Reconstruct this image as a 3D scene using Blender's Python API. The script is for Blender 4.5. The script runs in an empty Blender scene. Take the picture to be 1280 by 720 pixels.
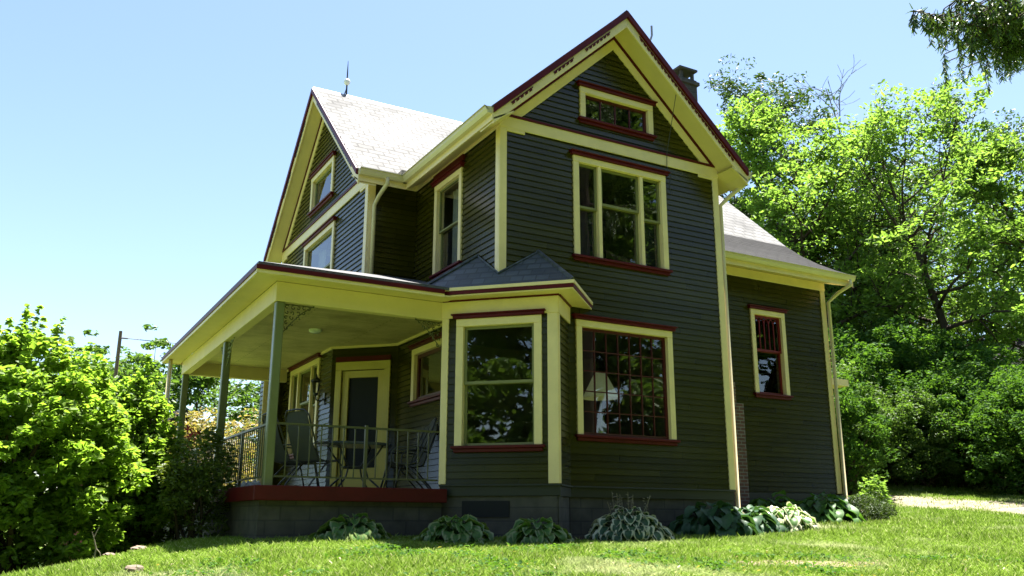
import bpy, math, random
import numpy as np
from mathutils import Matrix, Vector
random.seed(7); RNG = np.random.default_rng(7)
S = bpy.context.scene; COL = S.collection
S2 = math.sqrt(.5)

# ------------------------------------------------------------------ materials
def new_mat(name):
    m = bpy.data.materials.new(name); m.use_nodes = True
    nt = m.node_tree; nt.nodes.clear()
    out = nt.nodes.new('ShaderNodeOutputMaterial')
    return m, nt, out
def N(nt, t, **kw):
    n = nt.nodes.new(t)
    for k, v in kw.items():
        if k in n.inputs: n.inputs[k].default_value = v
        else: setattr(n, k, v)
    return n
def ramp(nt, fac, stops):
    r = N(nt, 'ShaderNodeValToRGB'); nt.links.new(fac, r.inputs[0])
    e = r.color_ramp.elements
    while len(e) < len(stops): e.new(.5)
    for i, (p, c) in enumerate(stops):
        e[i].position = p; e[i].color = (*c, 1) if len(c) == 3 else c
    return r
def coords(nt, scale=(1, 1, 1)):
    g = N(nt, 'ShaderNodeNewGeometry'); mp = N(nt, 'ShaderNodeMapping'); mp.inputs['Scale'].default_value = scale
    nt.links.new(g.outputs['Position'], mp.inputs[0]); return mp.outputs[0]
def paint(name, c, rough=.5, spec=.4, vary=.12, nscale=1.5, wear=None, wear_amt=.0, bump=.0, stretch=(1, 1, 1), grain=18):
    m, nt, out = new_mat(name)
    p = N(nt, 'ShaderNodeBsdfPrincipled', Roughness=rough); p.inputs['Specular IOR Level'].default_value = spec
    v = coords(nt, stretch)
    n1 = N(nt, 'ShaderNodeTexNoise', Scale=nscale, Detail=6.0, Roughness=.65); nt.links.new(v, n1.inputs['Vector'])
    r = ramp(nt, n1.outputs[0], [(.25, [x*(1-vary) for x in c]), (.75, [min(1, x*(1+vary)) for x in c])])
    col = r.outputs[0]
    if wear:
        n2 = N(nt, 'ShaderNodeTexNoise', Scale=nscale*4, Detail=8.0, Roughness=.7); nt.links.new(v, n2.inputs['Vector'])
        r2 = ramp(nt, n2.outputs[0], [(.72-wear_amt, (0, 0, 0)), (.76-wear_amt, (1, 1, 1))])
        mx = N(nt, 'ShaderNodeMix', data_type='RGBA'); nt.links.new(r2.outputs[0], mx.inputs[0]); nt.links.new(col, mx.inputs[6]); mx.inputs[7].default_value = (*wear, 1)
        col = mx.outputs[2]
    nt.links.new(col, p.inputs['Base Color'])
    if bump:
        n3 = N(nt, 'ShaderNodeTexNoise', Scale=grain, Detail=5.0); nt.links.new(v, n3.inputs['Vector'])
        b = N(nt, 'ShaderNodeBump', Strength=bump, Distance=.01); nt.links.new(n3.outputs[0], b.inputs['Height']); nt.links.new(b.outputs[0], p.inputs['Normal'])
    nt.links.new(p.outputs[0], out.inputs[0]); return m
def glass(name, refl=1.55, tint=(.75, .8, .78)):
    m, nt, out = new_mat(name)
    t = N(nt, 'ShaderNodeBsdfTransparent', Color=(*tint, 1)); g = N(nt, 'ShaderNodeBsdfGlossy', Color=(1, 1, 1, 1), Roughness=.015)
    f = N(nt, 'ShaderNodeFresnel', IOR=refl); mx = N(nt, 'ShaderNodeMixShader')
    n3 = N(nt, 'ShaderNodeTexNoise', Scale=1.3, Detail=1.0); nt.links.new(coords(nt), n3.inputs['Vector'])
    b = N(nt, 'ShaderNodeBump', Strength=.10, Distance=.03); nt.links.new(n3.outputs[0], b.inputs['Height']); nt.links.new(b.outputs[0], g.inputs['Normal'])
    ge = N(nt, 'ShaderNodeNewGeometry'); iv = N(nt, 'ShaderNodeMath', operation='SUBTRACT'); iv.inputs[0].default_value = 1; nt.links.new(ge.outputs['Backfacing'], iv.inputs[1])
    fm = N(nt, 'ShaderNodeMath', operation='MULTIPLY'); nt.links.new(f.outputs[0], fm.inputs[0]); nt.links.new(iv.outputs[0], fm.inputs[1])   # only the outer face of a pane mirrors
    nt.links.new(fm.outputs[0], mx.inputs[0]); nt.links.new(t.outputs[0], mx.inputs[1]); nt.links.new(g.outputs[0], mx.inputs[2])
    nt.links.new(mx.outputs[0], out.inputs[0]); return m
def leafmat(name, cols, transl=.45, gloss=.25, rough=.45, tcol=None):
    m, nt, out = new_mat(name)
    g = N(nt, 'ShaderNodeNewGeometry')
    r = ramp(nt, g.outputs['Random Per Island'], [(i/(len(cols)-1) if len(cols) > 1 else 0, c) for i, c in enumerate(cols)])
    d = N(nt, 'ShaderNodeBsdfPrincipled', Roughness=rough); d.inputs['Specular IOR Level'].default_value = gloss
    nt.links.new(r.outputs[0], d.inputs['Base Color'])
    t = N(nt, 'ShaderNodeBsdfTranslucent')
    hs = N(nt, 'ShaderNodeMix', data_type='RGBA', blend_type='MULTIPLY'); hs.inputs[0].default_value = 1
    nt.links.new(r.outputs[0], hs.inputs[6]); hs.inputs[7].default_value = (*(tcol or (1.6, 1.6, .5)), 1)
    nt.links.new(hs.outputs[2], t.inputs[0])
    mx = N(nt, 'ShaderNodeMixShader'); mx.inputs[0].default_value = transl
    nt.links.new(d.outputs[0], mx.inputs[1]); nt.links.new(t.outputs[0], mx.inputs[2]); nt.links.new(mx.outputs[0], out.inputs[0]); return m
def shingle(name, c, c2, rough, spec, row=.14, wide=.3, axis='x', streak=.25):
    """overlapping shingles: brick pattern across the slope, bumped"""
    m, nt, out = new_mat(name)
    p = N(nt, 'ShaderNodeBsdfPrincipled', Roughness=rough); p.inputs['Specular IOR Level'].default_value = spec
    g = N(nt, 'ShaderNodeNewGeometry'); s = N(nt, 'ShaderNodeSeparateXYZ'); nt.links.new(g.outputs['Position'], s.inputs[0])
    cb = N(nt, 'ShaderNodeCombineXYZ')
    if axis == 'd':
        mm = N(nt, 'ShaderNodeMath', operation='SUBTRACT'); nt.links.new(s.outputs[0], mm.inputs[0]); nt.links.new(s.outputs[1], mm.inputs[1]); nt.links.new(mm.outputs[0], cb.inputs[0])
    else: nt.links.new(s.outputs[0 if axis == 'x' else 1], cb.inputs[0])
    nt.links.new(s.outputs[2], cb.inputs[1])
    b = N(nt, 'ShaderNodeTexBrick'); nt.links.new(cb.outputs[0], b.inputs['Vector'])
    b.inputs['Scale'].default_value = 1; b.inputs['Brick Width'].default_value = wide; b.inputs['Row Height'].default_value = row; b.inputs['Mortar Size'].default_value = .018
    b.inputs['Color1'].default_value = (*c, 1); b.inputs['Color2'].default_value = (*c2, 1); b.inputs['Mortar'].default_value = (*[x*.55 for x in c], 1); b.inputs['Bias'].default_value = -.1
    n1 = N(nt, 'ShaderNodeTexNoise', Scale=.9, Detail=7.0, Roughness=.7); nt.links.new(g.outputs['Position'], n1.inputs['Vector'])
    r = ramp(nt, n1.outputs[0], [(.3, (1-streak,)*3), (.65, (1.0,)*3)])
    mx = N(nt, 'ShaderNodeMix', data_type='RGBA', blend_type='MULTIPLY'); mx.inputs[0].default_value = 1
    nt.links.new(b.outputs[0], mx.inputs[6]); nt.links.new(r.outputs[0], mx.inputs[7]); nt.links.new(mx.outputs[2], p.inputs['Base Color'])
    bp = N(nt, 'ShaderNodeBump', Strength=.5, Distance=.02, invert=True); nt.links.new(b.outputs['Fac'], bp.inputs['Height']); nt.links.new(bp.outputs[0], p.inputs['Normal'])
    nt.links.new(p.outputs[0], out.inputs[0]); return m
def brickmat(name, c, c2, mortar, w, h, ms, bump=.6):
    m, nt, out = new_mat(name)
    p = N(nt, 'ShaderNodeBsdfPrincipled', Roughness=.85)
    g = N(nt, 'ShaderNodeNewGeometry'); s = N(nt, 'ShaderNodeSeparateXYZ'); nt.links.new(g.outputs['Position'], s.inputs[0])
    a = N(nt, 'ShaderNodeMath', operation='ADD'); nt.links.new(s.outputs[0], a.inputs[0]); nt.links.new(s.outputs[1], a.inputs[1])
    cb = N(nt, 'ShaderNodeCombineXYZ'); nt.links.new(a.outputs[0], cb.inputs[0]); nt.links.new(s.outputs[2], cb.inputs[1])
    b = N(nt, 'ShaderNodeTexBrick'); nt.links.new(cb.outputs[0], b.inputs['Vector'])
    b.inputs['Scale'].default_value = 1; b.inputs['Brick Width'].default_value = w; b.inputs['Row Height'].default_value = h; b.inputs['Mortar Size'].default_value = ms
    b.inputs['Color1'].default_value = (*c, 1); b.inputs['Color2'].default_value = (*c2, 1); b.inputs['Mortar'].default_value = (*mortar, 1)
    n1 = N(nt, 'ShaderNodeTexNoise', Scale=5.0, Detail=6.0); nt.links.new(g.outputs['Position'], n1.inputs['Vector'])
    r = ramp(nt, n1.outputs[0], [(.3, (.65,)*3), (.7, (1.1,)*3)])
    mx = N(nt, 'ShaderNodeMix', data_type='RGBA', blend_type='MULTIPLY'); mx.inputs[0].default_value = 1
    nt.links.new(b.outputs[0], mx.inputs[6]); nt.links.new(r.outputs[0], mx.inputs[7]); nt.links.new(mx.outputs[2], p.inputs['Base Color'])
    bp = N(nt, 'ShaderNodeBump', Strength=bump, Distance=.01, invert=True); nt.links.new(b.outputs['Fac'], bp.inputs['Height']); nt.links.new(bp.outputs[0], p.inputs['Normal'])
    nt.links.new(p.outputs[0], out.inputs[0]); return m

M = {}
def sidingmat():
    m, nt, out = new_mat('siding_paint'); lk = nt.links.new
    p = N(nt, 'ShaderNodeBsdfPrincipled', Roughness=.24); p.inputs['Specular IOR Level'].default_value = .30
    g = N(nt, 'ShaderNodeNewGeometry'); s = N(nt, 'ShaderNodeSeparateXYZ'); lk(g.outputs['Position'], s.inputs[0])
    def mth(op, a, b=None, c=None):
        n = N(nt, 'ShaderNodeMath', operation=op)
        for i, v in enumerate((a, b, c)):
            if v is None: continue
            if isinstance(v, (int, float)): n.inputs[i].default_value = v
            else: lk(v, n.inputs[i])
        return n.outputs[0]
    u = mth('MULTIPLY_ADD', s.outputs[1], -1.07, mth('MULTIPLY', s.outputs[0], .93))
    row = mth('FLOOR', mth('MULTIPLY', mth('SUBTRACT', s.outputs[2], .5299), 1/.105))
    q = mth('MULTIPLY_ADD', mth('FRACT', mth('MULTIPLY', row, .618)), 1.0, mth('MULTIPLY', u, .31))
    seg = mth('FLOOR', q); fr = mth('FRACT', q)
    cb = N(nt, 'ShaderNodeCombineXYZ'); lk(row, cb.inputs[0]); lk(seg, cb.inputs[1])
    wn = N(nt, 'ShaderNodeTexWhiteNoise'); lk(cb.outputs[0], wn.inputs[0])
    val = mth('MULTIPLY_ADD', wn.outputs[0], .5, .75)
    jt = mth('GREATER_THAN', fr, .0022); val = mth('MULTIPLY', val, mth('MULTIPLY_ADD', jt, .6, .4))
    n1 = N(nt, 'ShaderNodeTexNoise', Scale=1.3, Detail=8.0, Roughness=.7); lk(g.outputs['Position'], n1.inputs['Vector'])
    r = ramp(nt, n1.outputs[0], [(.3, (.030, .0265, .0006)), (.7, (.042, .0365, .002))])
    v2 = coords(nt, (3, 3, 26)); n2 = N(nt, 'ShaderNodeTexNoise', Scale=2.2, Detail=6.0, Roughness=.75); lk(v2, n2.inputs['Vector'])
    r2 = ramp(nt, n2.outputs[0], [(.66, (0, 0, 0)), (.80, (1, 1, 1))])
    mx = N(nt, 'ShaderNodeMix', data_type='RGBA'); lk(mth('MULTIPLY', r2.outputs[0], .45), mx.inputs[0]); lk(r.outputs[0], mx.inputs[6]); mx.inputs[7].default_value = (.05, .052, .03, 1)
    # splashed soil near the ground
    sp = ramp(nt, mth('ADD', s.outputs[2], mth('MULTIPLY', n1.outputs[0], .9)), [(.62, (1, 1, 1)), (1.0, (0, 0, 0))])
    mx2 = N(nt, 'ShaderNodeMix', data_type='RGBA'); lk(mth('MULTIPLY', sp.outputs[0], .35), mx2.inputs[0]); lk(mx.outputs[2], mx2.inputs[6]); mx2.inputs[7].default_value = (.05, .04, .022, 1)
    mm = N(nt, 'ShaderNodeMix', data_type='RGBA', blend_type='MULTIPLY'); mm.inputs[0].default_value = 1; lk(mx2.outputs[2], mm.inputs[6]); lk(val, mm.inputs[7]); lk(mm.outputs[2], p.inputs['Base Color'])
    n3 = N(nt, 'ShaderNodeTexNoise', Scale=3.0, Detail=4.0); lk(coords(nt, (1, 1, 8)), n3.inputs['Vector'])
    b = N(nt, 'ShaderNodeBump', Strength=.07, Distance=.02); lk(n3.outputs[0], b.inputs['Height']); lk(b.outputs[0], p.inputs['Normal'])
    lk(p.outputs[0], out.inputs[0]); return m
M['siding'] = sidingmat()
M['skirt'] = paint('skirt_paint', (.018, .02, .012), .5, .4, .15)
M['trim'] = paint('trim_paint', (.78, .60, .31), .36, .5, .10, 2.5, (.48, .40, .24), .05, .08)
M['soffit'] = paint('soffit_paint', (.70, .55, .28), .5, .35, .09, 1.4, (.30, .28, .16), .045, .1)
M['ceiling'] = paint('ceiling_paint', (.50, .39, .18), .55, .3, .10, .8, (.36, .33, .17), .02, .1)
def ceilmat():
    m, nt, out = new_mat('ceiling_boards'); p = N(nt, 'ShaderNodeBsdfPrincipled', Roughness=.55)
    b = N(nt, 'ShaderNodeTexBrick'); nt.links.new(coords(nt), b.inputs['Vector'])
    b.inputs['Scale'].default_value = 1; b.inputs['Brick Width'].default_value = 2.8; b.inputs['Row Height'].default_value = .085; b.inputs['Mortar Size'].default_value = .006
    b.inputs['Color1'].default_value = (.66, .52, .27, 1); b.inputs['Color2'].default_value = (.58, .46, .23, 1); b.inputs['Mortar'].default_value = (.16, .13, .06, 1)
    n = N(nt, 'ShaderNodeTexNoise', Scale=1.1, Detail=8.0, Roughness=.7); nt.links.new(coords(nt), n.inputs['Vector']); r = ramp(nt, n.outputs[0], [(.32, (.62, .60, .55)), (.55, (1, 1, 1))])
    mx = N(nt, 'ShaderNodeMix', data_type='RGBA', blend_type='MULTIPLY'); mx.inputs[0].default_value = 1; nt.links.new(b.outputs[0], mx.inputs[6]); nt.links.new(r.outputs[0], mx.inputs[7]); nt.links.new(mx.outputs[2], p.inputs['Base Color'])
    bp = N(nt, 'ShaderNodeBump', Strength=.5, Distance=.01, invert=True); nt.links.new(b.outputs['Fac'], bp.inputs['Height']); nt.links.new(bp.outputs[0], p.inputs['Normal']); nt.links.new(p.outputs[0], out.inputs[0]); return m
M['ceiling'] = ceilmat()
M['red'] = paint('red_paint', (.085, .005, .007), .45, .2, .25, 3, (.05, .02, .015), .03)
M['red_bright'] = paint('bright_red_sash_paint', (.15, .010, .010), .4, .3, .12, 3)
M['redsash'] = paint('red_sash_paint', (.07, .008, .007), .4, .4, .12, 3)
M['sash'] = paint('olive_sash_paint', (.20, .19, .075), .45, .4, .1, 3)
M['gutter'] = paint('gutter_metal', (.62, .52, .32), .35, .5, .08, 3)
M['post'] = paint('post_paint', (.15, .155, .06), .35, .45, .14, 3, (.08, .08, .05), .04)
M['door_dimmed'] = paint('yellow_door_dimmed', (.56, .44, .11), .45, .35, .1, 2)  # trim yellow deepened to imitate the weaker light on the door wall
M['rail'] = paint('railing_paint', (.085, .08, .035), .4, .4, .15, 6)
M['glass'] = glass('window_glass', 1.9, (.9, .92, .88))
M['interior'] = paint('interior_wall_paint', (.15, .125, .09), .8, .1, .1)
M['interior_floor'] = paint('interior_floor_wood', (.10, .06, .03), .5, .3, .2, stretch=(1, 8, 1))
M['deck'] = paint('pale_bounce_deck', (.36, .33, .27), .6, .3, .15, 3)  # unseen floor made pale so it bounces extra light onto the porch ceiling
M['screen'] = paint('insect_screen', (.012, .013, .014), .6, .2, .1)
M['curtain'] = paint('curtain_cloth', (.30, .30, .33), .9, .1, .1)
M['shade_cloth'] = paint('lampshade_cloth', (.55, .52, .33), .8, .1, .05)
M['roof'] = shingle('pale_roof_shingles', (.27, .266, .26), (.19, .187, .187), .8, .04, .15, .34, 'x', .45)
M['roof2'] = shingle('pale_roof_shingles_side', (.27, .266, .26), (.19, .187, .187), .8, .04, .15, .34, 'y', .45)
M['roof_low'] = shingle('grey_roof_shingles', (.035, .034, .034), (.025, .024, .025), .8, .05, .09, .34, 'x', .3)
M['roof_bay'] = shingle('slate_grey_shingles', (.085, .095, .105), (.05, .058, .066), .5, .4, .13, .3, 'd', .25)
M['roof_porch'] = shingle('porch_shingles', (.12, .12, .125), (.08, .08, .085), .5, .4, .05, .3, 'x', .25)
M['block'] = brickmat('concrete_block', (.085, .075, .055), (.072, .064, .048), (.055, .05, .04), .42, .2, .012)
M['brick'] = brickmat('old_red_brick', (.17, .07, .045), (.12, .05, .035), (.22, .20, .17), .21, .072, .010)
M['chimney'] = brickmat('sooty_brick', (.05, .04, .036), (.035, .03, .028), (.06, .055, .05), .21, .072, .01)
M['metal_dark'] = paint('dark_metal', (.03, .03, .032), .4, .5, .1)
M['metal_grey'] = paint('grey_metal', (.18, .18, .18), .35, .5, .1)
M['white'] = paint('white_paint', (.72, .72, .70), .5, .3, .05)
M['porcelain'] = paint('white_glass_ball', (.75, .75, .72), .2, .5, .03)
M['red_barn'] = paint('barn_red_paint', (.14, .025, .025), .7, .2, .2, 2, stretch=(6, 6, 1))
M['sling'] = paint('sling_fabric', (.06, .06, .052), .7, .2, .1, 20)
M['bronze'] = paint('bronze_frame', (.035, .033, .03), .4, .5, .15)
M['tabletop'] = paint('tabletop_slate', (.06, .065, .07), .25, .5, .12)
M['bark'] = paint('tree_bark', (.055, .042, .032), .9, .1, .35, 3, (.09, .08, .065), .1, .8, (4, 4, 1), 12)
M['bark_pale'] = paint('pale_bark', (.13, .115, .095), .9, .1, .3, 3, (.07, .06, .05), .1, .8, (4, 4, 1), 12)
M['twig'] = paint('bare_twig', (.20, .17, .13), .9, .1, .2)
M['rock'] = paint('field_stone', (.20, .155, .12), .9, .2, .35, 6, (.12, .10, .08), .12, .8)
M['soil'] = paint('dark_mulch', (.035, .026, .018), .95, .1, .4, 9, (.07, .05, .035), .1, .9)
M['cloth'] = paint('pale_tarp', (.45, .46, .47), .7, .2, .15, 5)
M['wood'] = paint('weathered_wood', (.16, .11, .075), .8, .2, .3, 4, stretch=(1, 1, 8))
M['lamp_glass'] = glass('lantern_glass', 1.5, (.8, .8, .75))
M['leaf_lime'] = leafmat('leaf_lime', [(.10, .165, .04), (.145, .225, .05), (.19, .28, .065), (.12, .19, .042)], .58, .1, .5, (1.36, 1.5, .75))
M['leaf_mid'] = leafmat('leaf_mid', [(.055, .105, .026), (.08, .14, .032), (.105, .17, .042)], .45, .25, .45, (1.4, 1.5, .6))
M['leaf_dark'] = leafmat('leaf_dark', [(.026, .055, .018), (.04, .075, .024), (.055, .09, .03)], .3, .35)
M['leaf_shrub'] = leafmat('leaf_shrub', [(.12, .20, .035), (.17, .265, .042), (.22, .31, .055)], .6, .2, .5, (1.4, 1.5, .7))
M['leaf_rhodo'] = leafmat('leaf_rhodo', [(.03, .08, .018), (.055, .12, .026), (.09, .175, .038)], .38, .06, .6)
M['leaf_straw'] = leafmat('leaf_straw', [(.28, .21, .13), (.34, .27, .16), (.16, .17, .06), (.24, .2, .1)], .35)
M['leaf_yew'] = leafmat('leaf_yew', [(.025, .05, .012), (.04, .075, .016), (.06, .09, .02)], .25)
M['leaf_olive'] = leafmat('leaf_olive', [(.09, .13, .03), (.12, .16, .035), (.075, .11, .03)], .4)
M['leaf_maroon'] = leafmat('leaf_maroon', [(.03, .012, .014), (.045, .016, .018)], .3)
M['needle'] = leafmat('spruce_needle', [(.06, .11, .035), (.09, .14, .04), (.035, .075, .05)], .3, .3)
M['hosta'] = leafmat('hosta_green', [(.045, .115, .026), (.065, .15, .034), (.09, .185, .045)], .35, .22, .45)
M['hosta_blue'] = leafmat('hosta_blue_green', [(.03, .075, .035), (.045, .10, .045)], .25, .22, .5)
M['hosta_edge'] = leafmat('hosta_cream_edge', [(.42, .44, .26), (.50, .52, .34)], .35, .5, .35, (1, 1, .8))
M['hosta_edge2'] = leafmat('hosta_lime_edge', [(.14, .20, .06), (.18, .24, .08)], .35, .5, .35, (1.2, 1.2, .6))
def grassmat():
    m, nt, out = new_mat('grass_blades')
    g = N(nt, 'ShaderNodeNewGeometry'); v = coords(nt)
    r = ramp(nt, g.outputs['Random Per Island'], [(0, (.15, .24, .026)), (.45, (.22, .34, .044)), (.8, (.29, .42, .075)), (1, (.46, .48, .22))])
    n = N(nt, 'ShaderNodeTexNoise', Scale=.55, Detail=4.0, Roughness=.6); nt.links.new(v, n.inputs['Vector'])
    r2 = ramp(nt, n.outputs[0], [(.56, (0, 0, 0)), (.68, (1, 1, 1))])
    mx = N(nt, 'ShaderNodeMix', data_type='RGBA'); nt.links.new(r2.outputs[0], mx.inputs[0]); nt.links.new(r.outputs[0], mx.inputs[6]); mx.inputs[7].default_value = (.42, .47, .22, 1)
    d = N(nt, 'ShaderNodeBsdfDiffuse'); t = N(nt, 'ShaderNodeBsdfTranslucent'); nt.links.new(mx.outputs[2], d.inputs[0]); nt.links.new(mx.outputs[2], t.inputs[0])
    ms = N(nt, 'ShaderNodeMixShader'); ms.inputs[0].default_value = .45
    nt.links.new(d.outputs[0], ms.inputs[1]); nt.links.new(t.outputs[0], ms.inputs[2]); nt.links.new(ms.outputs[0], out.inputs[0]); return m
M['grass'] = grassmat()
def groundmat():
    m, nt, out = new_mat('lawn_ground'); v = coords(nt)
    p = N(nt, 'ShaderNodeBsdfPrincipled', Roughness=.95); p.inputs['Specular IOR Level'].default_value = .1
    n = N(nt, 'ShaderNodeTexNoise', Scale=.55, Detail=4.0, Roughness=.6); nt.links.new(v, n.inputs['Vector'])
    n2 = N(nt, 'ShaderNodeTexNoise', Scale=26.0, Detail=6.0, Roughness=.7); nt.links.new(v, n2.inputs['Vector'])
    r = ramp(nt, n2.outputs[0], [(.3, (.05, .09, .014)), (.55, (.10, .155, .024)), (.75, (.16, .205, .05))])
    r2 = ramp(nt, n.outputs[0], [(.58, (0, 0, 0)), (.72, (1, 1, 1))])
    mx = N(nt, 'ShaderNodeMix', data_type='RGBA'); nt.links.new(r2.outputs[0], mx.inputs[0]); nt.links.new(r.outputs[0], mx.inputs[6]); mx.inputs[7].default_value = (.22, .20, .10, 1)
    nt.links.new(mx.outputs[2], p.inputs['Base Color'])
    b = N(nt, 'ShaderNodeBump', Strength=.8, Distance=.04); nt.links.new(n2.outputs[0], b.inputs['Height']); nt.links.new(b.outputs[0], p.inputs['Normal'])
    nt.links.new(p.outputs[0], out.inputs[0]); return m
M['ground'] = groundmat()
M['dirt'] = paint('dry_dirt', (.17, .135, .09), .95, .1, .3, 7, (.17, .15, .07), .12, .9)
M['gravel'] = paint('gravel_drive', (.20, .175, .125), .95, .1, .45, 2.2, (.12, .15, .045), .13, .9, (1, 1, 1), 30)

# ------------------------------------------------------------------ objects
def setp(o, label=None, cat=None, group=None, kind=None):
    if label: o['label'] = label
    if cat: o['category'] = cat
    if group: o['group'] = group
    if kind: o['kind'] = kind
    return o
def empty(name, loc=(0, 0, 0), rz=0):
    o = bpy.data.objects.new(name, None); COL.objects.link(o); o.location = loc; o.rotation_euler = (0, 0, rz); o.empty_display_size = .3; return o
class MB:
    def __init__(s): s.v = []; s.f = []; s.mi = []
    def add(s, vs, fs, mi=0):
        b = len(s.v); s.v += [tuple(x) for x in vs]; s.f += [tuple(i+b for i in f) for f in fs]; s.mi += [mi]*len(fs); return s
    def box(s, x0, x1, y0, y1, z0, z1, mi=0):
        vs = [(x, y, z) for z in (z0, z1) for y in (y0, y1) for x in (x0, x1)]
        return s.add(vs, [(0, 2, 3, 1), (4, 5, 7, 6), (0, 1, 5, 4), (1, 3, 7, 5), (3, 2, 6, 7), (2, 0, 4, 6)], mi)
    def fbox(s, F, u0, u1, n0, n1, z0, z1, mi=0):
        vs = [F(u, n, z) for z in (z0, z1) for n in (n0, n1) for u in (u0, u1)]
        return s.add(vs, [(0, 1, 3, 2), (4, 6, 7, 5), (0, 4, 5, 1), (1, 5, 7, 3), (3, 7, 6, 2), (2, 6, 4, 0)], mi)
    def prism(s, F, poly, n0, n1, mi=0):
        k = len(poly); vs = [F(u, n0, z) for u, z in poly]+[F(u, n1, z) for u, z in poly]
        fs = [tuple(range(k)), tuple(range(2*k-1, k-1, -1))]+[(i, i+k, (i+1) % k+k, (i+1) % k) for i in range(k)]
        return s.add(vs, fs, mi)
    def slab(s, pts, thick, mi=0):
        """polygon with vertical thickness below it"""
        k = len(pts); vs = list(pts)+[(p[0], p[1], p[2]-thick) for p in pts]
        fs = [tuple(range(k)), tuple(range(2*k-1, k-1, -1))]+[(i, i+k, (i+1) % k+k, (i+1) % k) for i in range(k)]
        return s.add(vs, fs, mi)
    def tube(s, pts, r, seg=6, mi=0, cap=True):
        pts = [Vector(p) for p in pts]; n = len(pts); rs = r if isinstance(r, (list, tuple)) else [r]*n; b = len(s.v); up = None
        for i, p in enumerate(pts):
            d = (pts[min(i+1, n-1)]-pts[max(i-1, 0)]).normalized()
            if up is None: up = Vector((0, 0, 1)) if abs(d.z) < .9 else Vector((1, 0, 0))
            a = d.cross(up).normalized(); c = a.cross(d).normalized(); up = c
            for k in range(seg):
                t = 2*math.pi*k/seg; q = p+(a*math.cos(t)+c*math.sin(t))*rs[i]; s.v.append(tuple(q))
        for i in range(n-1):
            for k in range(seg):
                s.f.append((b+i*seg+k, b+i*seg+(k+1) % seg, b+(i+1)*seg+(k+1) % seg, b+(i+1)*seg+k)); s.mi.append(mi)
        if cap:
            s.f.append(tuple(b+k for k in range(seg))[::-1]); s.f.append(tuple(b+(n-1)*seg+k for k in range(seg))); s.mi += [mi, mi]
        return s
    def lathe(s, prof, c=(0, 0, 0), seg=16, mi=0):
        b = len(s.v)
        for r, z in prof:
            for k in range(seg):
                t = 2*math.pi*k/seg; s.v.append((c[0]+r*math.cos(t), c[1]+r*math.sin(t), c[2]+z))
        for i in range(len(prof)-1):
            for k in range(seg):
                s.f.append((b+i*seg+k, b+i*seg+(k+1) % seg, b+(i+1)*seg+(k+1) % seg, b+(i+1)*seg+k)); s.mi.append(mi)
        return s
    def build(s, name, mats, parent=None, smooth=False, bevel=0):
        me = bpy.data.meshes.new(name); me.from_pydata(s.v, [], s.f); 
        for m in (mats if isinstance(mats, (list, tuple)) else [mats]): me.materials.append(m)
        me.polygons.foreach_set('material_index', s.mi)
        if smooth: me.polygons.foreach_set('use_smooth', [True]*len(s.f))
        me.update(); o = bpy.data.objects.new(name, me); COL.objects.link(o)
        if bevel:
            b = o.modifiers.new('bevel', 'BEVEL'); b.width = bevel; b.segments = 1; b.limit_method = 'ANGLE'
        if parent: o.parent = parent
        return o
class Frame:
    """wall frame: u runs left to right seen from outside, n points outwards"""
    def __init__(s, ox, oy, ux, uy): s.o = (ox, oy); s.u = (ux, uy); s.n = (uy, -ux)
    def __call__(s, u, n, z): return (s.o[0]+s.u[0]*u+s.n[0]*n, s.o[1]+s.u[1]*u+s.n[1]*n, z)

# ------------------------------------------------------------------ ground
CP = np.array([(0, 0, -1.6), (2, 4, -1.2), (4, 2, -1.2), (-3, 4, -1.5), (3, 12.6, -.27), (5, 12.2, -.27), (7.5, 11, -.28), (10, 11.6, -.22), (13, 12.5, -.12), (16.4, 13.8, .04), (20, 16, .28), (26, 20, 1.02), (33, 25, 2.4), (49, 30, 1.85),
 (33, 20, 1.25), (30, 14, .62), (22, 13.6, .12), (6.9, 6.4, -.60), (4.6, 8.2, -.56), (9.5, 8.6, -.40), (13, 8, -.35), (18, 11, -.08), (2.2, 10.2, -.53), (.3, 11, -.64), (1.75, 13.6, -.40), (-.6, 12.5, -.85), (0, 14.5, -.95), (1.3, 16, -.75), (-3, 13, -1.4), (-6, 20, -2.4), (2, 25, -1.2), (0, 40, -2.5), (10, 40, .3),
 (30, 45, 4), (20, 30, 1.2), (-20, -10, -3), (20, -15, -1.7), (40, 0, -.2), (5, 17, -.3), (10, 16, -.2), (10, 22, .1), (60, 60, 9), (-30, 60, -4)], float)
def tps_fit(P):
    n = len(P); d = np.hypot(P[:, None, 0]-P[None, :, 0], P[:, None, 1]-P[None, :, 1]); K = np.where(d > 0, d*d*np.log(d+1e-9), 0)+np.eye(n)*.5
    A = np.zeros((n+3, n+3)); A[:n, :n] = K; Q = np.c_[np.ones(n), P[:, :2]]; A[:n, n:] = Q; A[n:, :n] = Q.T
    return np.linalg.solve(A, np.r_[P[:, 2], 0, 0, 0])
TW = tps_fit(CP)
def gz(x, y):
    x = np.clip(np.atleast_1d(np.asarray(x, float)), -45, 75); y = np.clip(np.atleast_1d(np.asarray(y, float)), -30, 75)
    d = np.hypot(x[:, None]-CP[None, :, 0], y[:, None]-CP[None, :, 1])
    return (d*d*np.log(d+1e-9))@TW[:-3]+TW[-3]+TW[-2]*x+TW[-1]*y
def g1(x, y): return float(gz(x, y)[0])
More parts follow.
